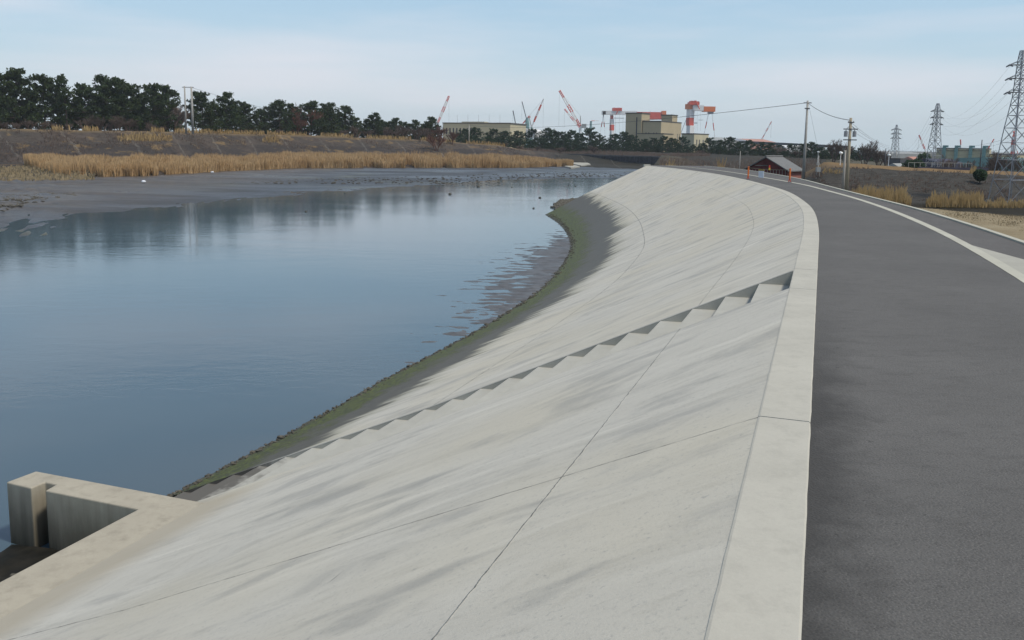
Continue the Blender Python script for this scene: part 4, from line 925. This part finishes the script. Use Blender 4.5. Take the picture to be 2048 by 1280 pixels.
def eagle(e, f, tp, k, org): mastx(1161, 232, 1000)(e, f, tp, k, org); q = at(1168, 252, 1000) - org; MB().box((q.x, q.y, q.z), (9 * k, 7 * k, 8 * k)).build('machinery_house', M['greyb'], e)
jib('tallest red and white lattice jib leaning left near the tree belt centre', 1000, (1161, 253), (1119, 181), 4.6, 5, extra=eagle, base='white')
jib('shorter red and white lattice jib below the tallest one', 1150, (1160, 256), (1129, 218), 3.0, 5, base='white')
jib('dark thin jib standing beside the teal crane tower', 1100, (1053, 238), (1044, 203), 1.8, 1, ('darksteel', 'darksteel'), lattice=False, base='teal')
jib('shortest dark jib rising over the roof of the long building', 1100, (1031, 247), (1026, 221), 2.0, 1, ('darksteel', 'darksteel'), lattice=False, base='steel')
jib('small red jib stub left of the teal crane tower', 1100, (1046, 247), (1052, 240), 2.6, 1, lattice=False, base='white')
jib('low teal crane with flat red arm left of the white gantry', 1200, (1182, 242), (1197, 241), 1.4, 2, lattice=False, base='teal')
jib('pale thin red crane leaning right over the pink roofed hall', 1300, (1525, 276), (1543, 243), 1.8, 5, base='white')
jib('red and white jib leaning left of the middle pylon', 1000, (1853, 307), (1838, 270), 2.2, 4, first=1, base='white')
jib('upright red topped crane over the cream hall', 1000, (1922, 300), (1921, 279), 3.2, 2, first=1, lattice=False, base='white')
jib('red and white jib leaning right of the cream hall roof', 1000, (1971, 306), (1988, 278), 3.2, 4, first=1, lattice=False, base='white')
jib('short red and white jib beneath the power lines', 1000, (1974, 305), (1978, 298), 2.2, 2, lattice=False, base='white')
jib('red banded boom crossing behind the right-hand pylon', 900, (2040, 320), (2028, 283), 2.0, 2, lattice=False, base='red')
tw = at(1055, 244, 1080); e = root('crane_tower', Vector((tw.x, tw.y, -1.5)), 'teal bottle shaped crane tower above the long building', 'crane'); k = 1080 / F; h = tw.z + 1.5
MB().bar((0, 0, 0), (0, 0, h - 2 * k), 4.6 * k, 4.2 * k, 8).bar((0, 0, h - 2 * k), (0, 0, h + 9 * k), 4.2 * k, 1.6 * k, 8).build('tower', M['teal'], e); MB().box((3 * k, 0, h + 10 * k), (5 * k, 4 * k, 4 * k)).build('machine_head', M['red'], e)
# striped lattice tower behind the pylon
p = at(2024, 312, 700); k = 700 / F; e = root('striped_tower', Vector((p.x, p.y, -1.5)), 'red and white striped round tower seen through the right-hand pylon', 'tower'); h = p.z + 1.5; zz = [(0, 3.6), (h, 3.4), (h + 9 * k, 3.2), (h + 22 * k, 3.9), (h + 32 * k, 3.4), (h + 38 * k, 3.0), (h + 44 * k, .9), (h + 47 * k, 2.4), (h + 49 * k, .2)]
r_ = MB(); w_ = MB()
for i in range(len(zz) - 1): (r_ if i in (1, 3, 5, 6, 7) else w_).bar((0, 0, zz[i][0]), (0, 0, zz[i + 1][0]), zz[i][1] * k, zz[i + 1][1] * k, 10)
r_.build('red_band', M['red'], e); w_.build('white_band', M['white'], e)
# gantry crane right: one wide column, girder, splayed legs
D = 950; k = D / F
def G(x, y): return at(x, y, D)
base = gp(1380, D, -1.5); e = root('gantry_crane', base, 'tall red and white gantry crane with thick striped column behind the annex block', 'crane')
def gl(x, y, dy=0): q = G(x, y) - base; return Vector((q.x, q.y + dy, q.z))
def slab(mb, x0, y0, x1, y1, dy0, dy1): # upright box given by two picture corners at depth D
    a = gl(x0, y1); b = gl(x1, y0); mb.box(((a.x + b.x) / 2, (dy0 + dy1) / 2, (a.z + b.z) / 2), (abs(b.x - a.x), dy1 - dy0, abs(b.z - a.z)))
ang = R(28); col = []
def colbox(mb, y0, y1, wpx, xc):
    a = gl(xc, y1); b = gl(xc, y0); mb.box((a.x, 0, (a.z + b.z) / 2), (wpx * k * .78, wpx * k * .78, b.z - a.z), ang)
r_ = MB(); w_ = MB(); colbox(w_, 218, 235.5, 14, 1380.5); colbox(r_, 235.5, 251, 14, 1379.5); colbox(w_, 251, 300, 14, 1379); w_.build('column', M['white'], e); r_.build('column_band', M['red'], e)
r_ = MB(); colbox(r_, 208, 218.5, 17, 1379.5); r_.build('column_head', M['orange'], e)
gd = MB(); slab(gd, 1384, 211, 1406, 221.5, -5, 5); gd.build('girder', M['white'], e); gd = MB(); slab(gd, 1405, 213.5, 1429, 223.5, -5, 5); gd.build('girder_end', M['orange'], e)
gd = MB()
for x0, x1, y0, y1 in ((1377, 1397, 204.5, 210), (1380, 1384, 202, 205), (1387, 1391, 201.5, 205), (1393, 1396, 203, 205)): slab(gd, x0, y0, x1, y1, -6, 6)
gd.bar(gl(1390, 205, -7), gl(1396.5, 219, -7), 1.0 * k, .8 * k, 4); gd.build('trolley', M['red'], e)
for top, bot in (((1417, 227), (1408, 270)), ((1424, 227), (1430, 277))):
    r_ = MB(); w_ = MB(); a = gl(*top); b = gl(*bot); w_.bar(a, a.lerp(b, .38), .55 * k, .55 * k, 6); r_.bar(a.lerp(b, .38), a.lerp(b, .68), 1.0 * k, 1.0 * k, 6); w_.bar(a.lerp(b, .68), b, .6 * k, .6 * k, 6); r_.bar(b, Vector((b.x + 1, b.y, 0)), 1.4 * k, 1.6 * k, 6); w_.build('leg', M['white'], e); r_.build('leg_band', M['red'], e)
m_ = MB(); slab(m_, 1416, 223.5, 1426, 227.5, -3, 3); m_.bar(gl(1372, 240), gl(1362, 266), .5 * k, .5 * k, 4)
for x in (1392, 1395, 1401): m_.bar(gl(x, 222), gl(x, 262), .12 * k, .12 * k, 3)
m_.bar(gl(1388, 246), gl(1395, 246), .7 * k, .7 * k, 4).bar(gl(1397, 240), gl(1406, 240), .4 * k, .4 * k, 4); m_.build('rigging', M['steel'], e)
# gantry crane left: long girder
D = 1100; k = D / F; base = gp(1265, D, -1.5); e = root('gantry_crane', base, 'long gantry crane with white and red girder behind the stepped building', 'crane')
gd = MB(); slab(gd, 1204, 222.5, 1273, 229, -5, 5); gd.build('girder', M['white'], e)
gd = MB(); a = gl(1272, 239); b = gl(1325, 222); gd.box(((a.x + b.x) / 2, 0, (a.z + b.z) / 2 - 1 * k), (b.x - a.x, 10, 14 * k)); gd.build('girder_red', M['red'], e); gd = MB(); slab(gd, 1323, 222, 1331, 231, -6, 4); gd.build('girder_end', M['orange'], e)
gd = MB(); slab(gd, 1225, 216, 1243, 222, -6, 6); gd.bar(gl(1237, 217, -7), gl(1231, 229, -7), 1.0 * k, .8 * k, 4); gd.build('trolley', M['red'], e)
def colb(mb, y0, y1, wpx, xc): a = gl(xc, y1); b = gl(xc, y0); mb.box((a.x, 0, (a.z + b.z) / 2), (wpx * k * .75, wpx * k * .75, b.z - a.z), ang)
r_ = MB(); w_ = MB(); colb(w_, 229, 231.5, 6, 1223.5); colb(r_, 231.5, 238, 6, 1223.5); colb(w_, 238, 249.5, 8, 1223.5); colb(r_, 249.5, 261, 9, 1223.5); colb(w_, 261, 282, 9, 1223.5); w_.build('column', M['white'], e); r_.build('column_band', M['red'], e)
m_ = MB(); slab(m_, 1204.5, 222.5, 1211, 229, -5, 4.9); m_.build('girder_cap', M['red'], e)
for top, bot in (((1206.5, 232), (1200, 268)), ((1207, 232), (1210, 268))):
    r_ = MB(); w_ = MB(); a = gl(*top); b = gl(*bot); w_.bar(a, a.lerp(b, .32), .5 * k, .5 * k, 6); r_.bar(a.lerp(b, .32), a.lerp(b, .62), .9 * k, .9 * k, 6); w_.bar(a.lerp(b, .62), b, .35 * k, .35 * k, 6); w_.build('leg', M['white'], e); r_.build('leg_band', M['red'], e)
m_ = MB(); m_.bar(gl(1207, 229), gl(1207, 233), 1.2 * k, 1 * k, 6); slab(m_, 1228, 236, 1248, 236.6, -2, 2); slab(m_, 1231, 240, 1250, 266, -1, 1) if False else None
for x in (1231, 1239, 1246): m_.bar(gl(x, 230), gl(x, 270), .15 * k, .15 * k, 3)
m_.build('rigging', M['steel'], e)

# ------------------------------------------------------------------ pylons
def pylon(label, xb, D, zb, ytop, halfs, arms, armlen, thick, insul=True):
    b = gp(xb, D, zb); e = root('transmission_pylon', b, label, 'pylon', None, R(12)); k = D / F
    Htop = (hy(xb) - ytop) * k + EYE - zb
    zs = [0] + [(hy(xb) - y) * k + EYE - zb for y, h in halfs[1:]]; hs = [h * k for y, h in halfs]
    def hw(z): return itp(z, zs + [Htop], hs + [.12])
    legs = [MB() for _ in range(4)]; br = MB()
    lv = [0]
    z = 0
    while z < Htop - .4: z += max(.55 * k * 22 / 2, hw(z) * 1.7); lv.append(min(z, Htop))
    for a, c in zip(lv[:-1], lv[1:]):
        ha, hc = hw(a), hw(c)
        ca = [(-ha, -ha), (ha, -ha), (ha, ha), (-ha, ha)]; cc = [(-hc, -hc), (hc, -hc), (hc, hc), (-hc, hc)]
        for i in range(4):
            j = (i + 1) % 4; legs[i].bar((*ca[i], a), (*cc[i], c), thick, thick * .9, 4)
            br.bar((*ca[i], a), (*cc[j], c), thick * .45, None, 3); br.bar((*ca[j], a), (*cc[i], c), thick * .45, None, 3); br.bar((*cc[i], c), (*cc[j], c), thick * .5, None, 3)
    for m_ in legs: m_.build('leg', M['steel'], e)
    br.build('bracing', M['steel'], e)
    for y in arms:
        za = (hy(xb) - y) * k + EYE - zb; h = hw(za); am = MB(); L_ = armlen * k
        for sg in (-1, 1):
            for dy in (-h, h): am.bar((sg * h, dy, za), (sg * L_, 0, za), thick * .8, thick * .6, 4); am.bar((sg * h, dy, za + L_ * .28), (sg * L_, 0, za), thick * .5, None, 3)
            am.bar((sg * (h + L_) / 2, -h / 2, za), (sg * (h + L_) / 2, h / 2, za), thick * .5, None, 3)
        ao = am.build('cross_arm', M['darksteel'], e)
        for sg in (-1, 1):
            for dd in (-1, 1): MB().bar((sg * L_, 0, za - .02), (sg * (L_ + .35 * k * 0), dd * L_ * .3, za - L_ * .13), thick * 1.3, thick * 1.1, 6).build('insulator', M['darksteel'], ao)
    fo = MB()
    for i, j in ((-1, -1), (1, -1), (1, 1), (-1, 1)): fo.box((i * hs[0], j * hs[0], 0), (thick * 5, thick * 5, .4))
    fo.build('footing', M['pole'], e)
    return e, b, k, [( hy(xb) - y) * k + EYE for y in arms], armlen * k
T1 = pylon('large lattice steel pylon at the right edge beyond the lawn', 2019, 79, -2.95, 101, [(403, 27), (262, 15), (223, 10.5), (195, 7.5), (126, 5)], (135, 161, 188), 27, .055)
T2 = pylon('middle lattice pylon standing behind the levee', 1864, 150, -4.0, 208, [(346, 12), (290, 8), (255, 5), (218, 3.2)], (223.5, 236, 249), 12, .065)
T3 = pylon('smallest most distant lattice pylon left of the others', 1788, 350, -4.2, 250, [(330, 7), (290, 4.5), (262, 2.6)], (260, 268, 276.5), 9.5, .11)
def wire(label, a, b, sag, r_, group, n=18):
    a = Vector(a); b = Vector(b); pts = []
    for i in range(n + 1): t = i / n; p = a.lerp(b, t); p.z -= sag * 4 * t * (1 - t); pts.append(p - a)
    return tag(MB().path(pts, r_, 3).build('power_line', M['wire'], None, False, a), label, 'power line', group)
for (P_, Q_, nm_, r_) in ((T1, T2, 'between the right-edge and middle pylons', .007), (T2, T3, 'between the middle and farthest pylons', .011)):
    for k in range(3):
        for sg in (-1, 1):
            c_, s_ = math.cos(R(12)) * sg, math.sin(R(12)) * sg
            a = Vector((P_[1].x + c_ * P_[4], P_[1].y + s_ * P_[4], P_[3][k] - .15)); b = Vector((Q_[1].x + c_ * Q_[4], Q_[1].y + s_ * Q_[4], Q_[3][k] - .15))
            wire('thin %s wire %s, %s side' % (('top', 'middle', 'lowest')[k], nm_, 'left' if sg < 0 else 'right'), a, b, (b - a).length * .035, r_, 'high voltage wires')
for k in range(3):
    a = Vector((T1[1].x - T1[4], T1[1].y, T1[3][k] - .15)); wire('%s wire running from the right-edge pylon out of the picture' % ('top', 'middle', 'lowest')[k], a, a + Vector((38, -20, 3)), 1.2, .007, 'high voltage wires')

# ------------------------------------------------------------------ utility poles
def up(label, x, ytop, D, zb, r0, r1, mat):
    b = gp(x, D, zb); q = at(x, ytop, D); # straight up: the lens leans it as in the picture
    h = (hy(x) - ytop) * D / F + EYE - zb; e = root('utility_pole', b, label, 'utility pole'); MB().bar((0, 0, 0), (0, 0, h), r0, r1, 12).build('pole', mat, e, True); return e, b, h
e, pb1, h1 = up('tall grey utility pole carrying a cable behind the hut', 1606, 203.5, 100, -2.4, .19, .11, M['pole']); MB().box((0, 0, h1 - .25), (.9, .1, .1)).build('cross_arm', M['darksteel'], e); MB().box((0, 0, h1 - .9), (.5, .3, .12)).build('bracket', M['darksteel'], e)
MB().bar((.1, 0, h1 - .3), (2.6, 0, .2), .012, .012, 3).build('guy_wire', M['wire'], e)
e, pb2, h2 = up('brownish utility pole with two transformers near the kerb', 1691, 237, 74, -3.0, .17, .11, M['polebrown'])
k = 74 / F; zpy = lambda y: (hy(1691) - y) * k + EYE + 3.0
m_ = MB(); 
for y, l in ((246, 12), (259, 28), (280, 26)): MB().box((0, -.1, zpy(y)), (l * k, .09, .09)).build('cross_arm', M['darksteel'], e)
m_.bar((-9 * k, -.1, zpy(259)), (0, 0, zpy(252)), .02, .02, 4).bar((9 * k, -.1, zpy(259)), (0, 0, zpy(252)), .02, .02, 4); m_.build('arm_brace', M['darksteel'], e)
for sg in (-1, 1):
    t_ = MB().bar((sg * 8.5 * k, -.05, zpy(274)), (sg * 8.5 * k, -.05, zpy(263)), 3.6 * k, 3.6 * k, 12).build('transformer', M['steel'], e, False); MB().bar((sg * 8.5 * k, -.05, zpy(263)), (sg * 8.5 * k, -.05, zpy(260.5)), 1.2 * k, .8 * k, 8).build('bushing', M['pole'], t_)
for sg in (-1, 0, 1): MB().bar((sg * 5 * k, -.1, zpy(246)), (sg * 5 * k, -.1, zpy(243)), .05, .04, 6).build('insulator', M['pole'], e)
e, pb3, h3 = up('plain grey stub pole standing against the brown utility pole', 1684, 300, 74.5, -3.0, .12, .09, M['pole'])
e1, l1, hl1 = up('thinner left pole of the twin poles on the far embankment', 372.5, 175, 193, 3.4, .22, .15, M['pole']); e2, l2, hl2 = up('right thicker pole of the twin poles on the far embankment', 386, 176, 191, 3.4, .28, .20, M['pole'])
MB().box((.75, 0, hl1 - .25), (2.6, .14, .14)).build('cross_arm', M['darksteel'], e1)
e4, l4, hl4 = up('distant utility pole half hidden by pines at the cable end', 938, 250, 305, 1.0, .2, .15, M['pole'])
wire('long cable from the tall grey pole across to the pines', (pb1.x, pb1.y, pb1.z + h1 - .25), (l4.x, l4.y, l4.z + hl4 - .3), 1.6, .035, 'pole cables', 24)
wire('cable from the tall grey pole to the brown pole', (pb1.x, pb1.y, pb1.z + h1 - .25), (pb2.x, pb2.y, pb2.z + h2 - .2), .35, .03, 'pole cables')
for i, (dz, yb) in enumerate(((-.35, 291), (-.6, 296), (-1.0, 299))): q = at(1795 + 10 * i, yb, 165); wire('thin service wire leaving the brown pole, %s' % ('highest', 'middle one', 'lowest')[i], (pb2.x, pb2.y, pb2.z + h2 + dz), q, .8, .012, 'service wires')
q = at(700, 246, 300); wire('thin wire sloping from the twin poles down behind the pines', (l2.x, l2.y, l2.z + hl2 - .2), q, 1.2, .03, 'pole cables')
for x, yt, D, zb, r_, lb in ((1478, 302, 108, -2.4, .05, 'thin white post behind the path left of the hut'), (1634, 311, 96, -2.5, .05, 'thin grey mast by the equipment box'), (1769, 297, 170, -2, .1, 'short dark pole right of the smallest pylon'), (1791, 300, 185, -2, .08, 'slim pole left of the white roofed hut'), (1833, 305, 175, -2, .05, 'thin pole beside the dark evergreens'), (1959, 280, 160, -2, .1, 'dark pole in front of the cream hall')):
    up(lb, x, yt, D, zb, r_, r_ * .8, M['pole'] if r_ < .09 else M['darksteel'])
# wires in front of the cream hall
qd = at(1959, 282, 160)
for i, (yl, yr) in enumerate(((303, 268), (296, 262), (310, 284), (318, 292))): wire('slack dark wire in front of the cream hall, %s' % ('second from top', 'topmost', 'third from top', 'lowest')[i], at(1895, yl, 165), at(2085, yr - 12, 150), 1.0, .016, 'wires in front of the cream hall')
def lamp(x, yt, D, zb, lb):
    b = gp(x, D, zb); h = (hy(x) - yt) * D / F + EYE - zb; e = root('street_lamp', b, lb, 'street lamp'); MB().bar((0, 0, 0), (0, 0, h), .05, .04, 8).build('post', M['white'], e); MB().blob((0, 0, h), (.22, .22, .2), 3, n=2).build('lamp_head', M['lamp'], e, True)
lamp(1680, 306, 112, -.6, 'white globe lamp left of the brown utility pole'); lamp(1776, 310, 135, -1.5, 'white globe lamp on the mown levee'); lamp(1635, 304, 200, -1.8, 'small far lamp above the trees between the poles')
b = gp(1634, 90, -2.5); e = root('equipment_box', b, 'grey equipment box on legs right of the tall grey pole', 'equipment box'); k = 90 / F
MB().box((0, 0, 2.15), (8 * k, .35, 9 * k)).build('cabinet', M['greyb'], e); MB().box((-.05, 0, 2.75), (5 * k, .25, .25)).build('top_box', M['pole'], e)
for sx in (-.17, .17): MB().bar((sx, 0, 0), (sx, 0, 1.95), .035, .035, 6).build('leg', M['pole'], e)

# ------------------------------------------------------------------ hut
D = 104; k = D / F; c = gp(1573, D, -2.4); e = root('hut', c, 'low dark red wooden hut with grey gabled roof behind the chain gate', 'hut')
u = Vector((-.80, .60, 0)); v = Vector((.60, .80, 0)); W_ = solve(c, u, 1492); L_ = 5.2
ze = zof(1573, 340.5, D) + 2.4; zr = zof(1534, 315.5, D + W_ * .12) + 2.4
P0 = Vector((0, 0, 0)); P1 = u * W_; mid = u * (W_ * .5)
wl_ = MB(); V3 = lambda p, z: (p.x, p.y, z)
wl_.face([V3(P0, 0), V3(P0, ze), V3(mid, zr), V3(P1, ze), V3(P1, 0)]); wl_.face([V3(P0, 0), V3(v * L_, 0), V3(v * L_, ze), V3(P0, ze)]); wl_.face([V3(P1, 0), V3(P1, ze), V3(P1 + v * L_, ze), V3(P1 + v * L_, 0)]); wl_.face([V3(v * L_, 0), V3(P1 + v * L_, 0), V3(P1 + v * L_, ze), V3(mid + v * L_, zr), V3(v * L_, ze)])
wl_.build('wall', M['redwood'], e); bt = MB(); nrm = Vector((-v.x, -v.y, 0))
for i in range(14):
    p = u * (W_ * (i + .5) / 14) + nrm * .05; hh = ze + (zr - ze) * (1 - abs((i + .5) / 14 - .5) * 2) ; bt.box((p.x, p.y, ze * .5), (.05, .06, ze), 0)
bt.build('battens', M['batten'], e)
def roofpl(a, b, c_, d, th=.12):
    m_ = MB(); m_.hexa([V3(a, a.z - th), V3(b, b.z - th), V3(c_, c_.z - th), V3(d, d.z - th), a, b, c_, d]); return m_
ov = .35
def Z3(p, z): return Vector((p.x, p.y, z))
sl = (zr - ze) / (W_ * .5)
r1_ = roofpl(Z3(-u * ov - v * ov, ze - sl * ov + .12), Z3(-u * ov + v * (L_ + ov), ze - sl * ov + .12), Z3(mid + v * (L_ + ov), zr + .12), Z3(mid - v * ov, zr + .12)); r1_.build('roof_slope', M['rooft'], e)
r2_ = roofpl(Z3(P1 + u * ov - v * ov, ze - sl * ov + .12), Z3(mid - v * ov, zr + .121), Z3(mid + v * (L_ + ov), zr + .121), Z3(P1 + u * ov + v * (L_ + ov), ze - sl * ov + .12)); r2_.build('roof_slope', M['rooft'], e)
MB().bar(Z3(mid - v * ov, zr + .18), Z3(mid + v * (L_ + ov), zr + .18), .1, .1, 8).build('ridge', M['rooft'], e)
MB().box((mid.x + nrm.x * .08, mid.y + nrm.y * .08, ze + (zr - ze) * .35), (W_ * .5, .1, .12), 0).build('gable_beam', M['trim'], e)
MB().face([V3(q - u * .03, z) for q, z in ((P0, 0), (v * L_, 0), (v * L_, ze - .02), (P0, ze - .02))]).build('side_wall', M['brick'], e)

# ------------------------------------------------------------------ gate posts, chain and sign
gpA = atz(1496, 358.5, 0.0); gpB = atz(1579, 364.5, 0.0); gh = .70
for p, lb in ((gpA, 'left orange gate post standing on the far path'), (gpB, 'right orange gate post standing on the far path')):
    e = root('gate_post', p, lb, 'gate post', None); MB().bar((0, 0, .18), (0, 0, gh), .045, .045, 12).bar((0, 0, gh), (0, 0, gh + .03), .055, .05, 12).build('post', M['orange'], e); 
    for sg in (-1, 1): MB().bar((0, 0, .22), (sg * .06, 0, 0), .02, .02, 8).build('foot', M['red'], e)
    MB().box((0, 0, .012), (.2, .2, .024)).build('base_plate', M['darksteel'], e)
mpt = (gpA + gpB) / 2; dch = gpB - gpA; pts = [gpA.lerp(gpB, i / 20) - gpA + Vector((0, 0, gh - .04 - .10 * 4 * (i / 20) * (1 - i / 20) * .5)) for i in range(21)]
tag(MB().path(pts, .012, 6).build('gate_chain', M['chain'], None, False, gpA), 'slack chain strung between the two orange posts', 'chain')
tg = .34; sp_ = gpA.lerp(gpB, tg); dn = dch.normalized(); rz = math.atan2(dn.y, dn.x); e = root('gate_sign', sp_ + Vector((0, 0, .14)), 'white notice board with striped top bar hanging on the chain', 'sign', None, rz)
MB().box((0, -.03, .19), (.48, .02, .37)).build('panel', M['board'], e); m_ = MB(); m2 = MB(); m_.box((0, -.03, .42), (.50, .022, .075)); m_.build('warning_bar', M['yellow'], e)
bar_ = [c for c in e.children if c.name.startswith('warning')]
for i in range(6): x0 = -.22 + i * .083; m2.hexa([(x0 - .02, -.044, .385), (x0 + .02, -.044, .385), (x0 + .02, -.042, .385), (x0 - .02, -.042, .385), (x0 + .01, -.044, .455), (x0 + .05, -.044, .455), (x0 + .05, -.042, .455), (x0 + .01, -.042, .455)])
m2.build('black_stripes', M['black'], e)
tc_ = MB()
for r__ in range(5): tc_.box((0, -.0415, .30 - r__ * .05), (.36 - .04 * (r__ % 2), .003, .012))
tc_.build('notice_lines', simple('pale_ink', (.55, .57, .62), .6, .05), e)
sp_ = gpA.lerp(gpB, .52); e = root('warning_light', sp_ + Vector((0, 0, .58)), 'small red and yellow warning light fixed on the chain', 'warning light'); MB().bar((0, 0, 0), (0, 0, .12), .05, .045, 10).build('housing', M['yellow'], e); MB().bar((0, 0, .12), (0, 0, .27), .042, .035, 10).build('lens', M['red'], e)
# low guard rail and wall pieces on the levee
b = gp(1900, 110, -.9); mb = MB()
tag(MB().box((0, 0, .35), (9.2, .3, 1.3), R(-6)).build('levee_wall', M['dark'], None, False, gp(1905, 118, -1.5)), 'low dark wall along the levee left of the round bush', 'wall')
e = root('levee_fence', gp(1880, 122, -.7), 'light post and rail fence on the levee behind the dark wall', 'fence'); rl = MB().box((0, 0, .75), (9, .05, .06)).build('rail', M['pole'], e)
pb_ = MB().box((0, 0, .4), (.05, .05, .8)).build('post', M['pole'], e); pb_.location = (-4.5, 0, 0)
for i in range(1, 12): q = pb_.copy(); C.objects.link(q); q.parent = e; q.location = (-4.5 + i * .82, 0, 0)
# white guard rail left of the hut
e = root('guard_rail', gp(1455, 92, -1.3), 'pale guard rail behind the path left of the hut', 'guard rail'); MB().box((0, 0, .62), (4.4, .04, .06)).box((0, 0, .35), (4.4, .04, .05)).build('rail', M['pole'], e)
pb_ = MB().box((0, 0, -.3), (.06, .06, 1.9)).build('post', M['pole'], e); pb_.location = (-2.2, 0, 0)
for i in range(1, 8): q = pb_.copy(); C.objects.link(q); q.parent = e; q.location = (-2.2 + i * .63, 0, 0)

# ------------------------------------------------------------------ haze
t = bpy.data.materials.new('haze'); t.use_nodes = True; n_ = t.node_tree; n_.nodes.clear(); ou = n_.nodes.new('ShaderNodeOutputMaterial'); pv = n_.nodes.new('ShaderNodeVolumePrincipled')
pv.inputs['Density'].default_value = .00017; pv.inputs['Color'].default_value = (.86, .93, 1, 1); n_.links.new(pv.outputs[0], ou.inputs['Volume'])
o = MB().box((0, 1450, 46), (6400, 3200, 107.4)).build('haze', t); o['kind'] = 'stuff'; o['label'] = 'thin pale haze over the far shore'; o['category'] = 'haze'
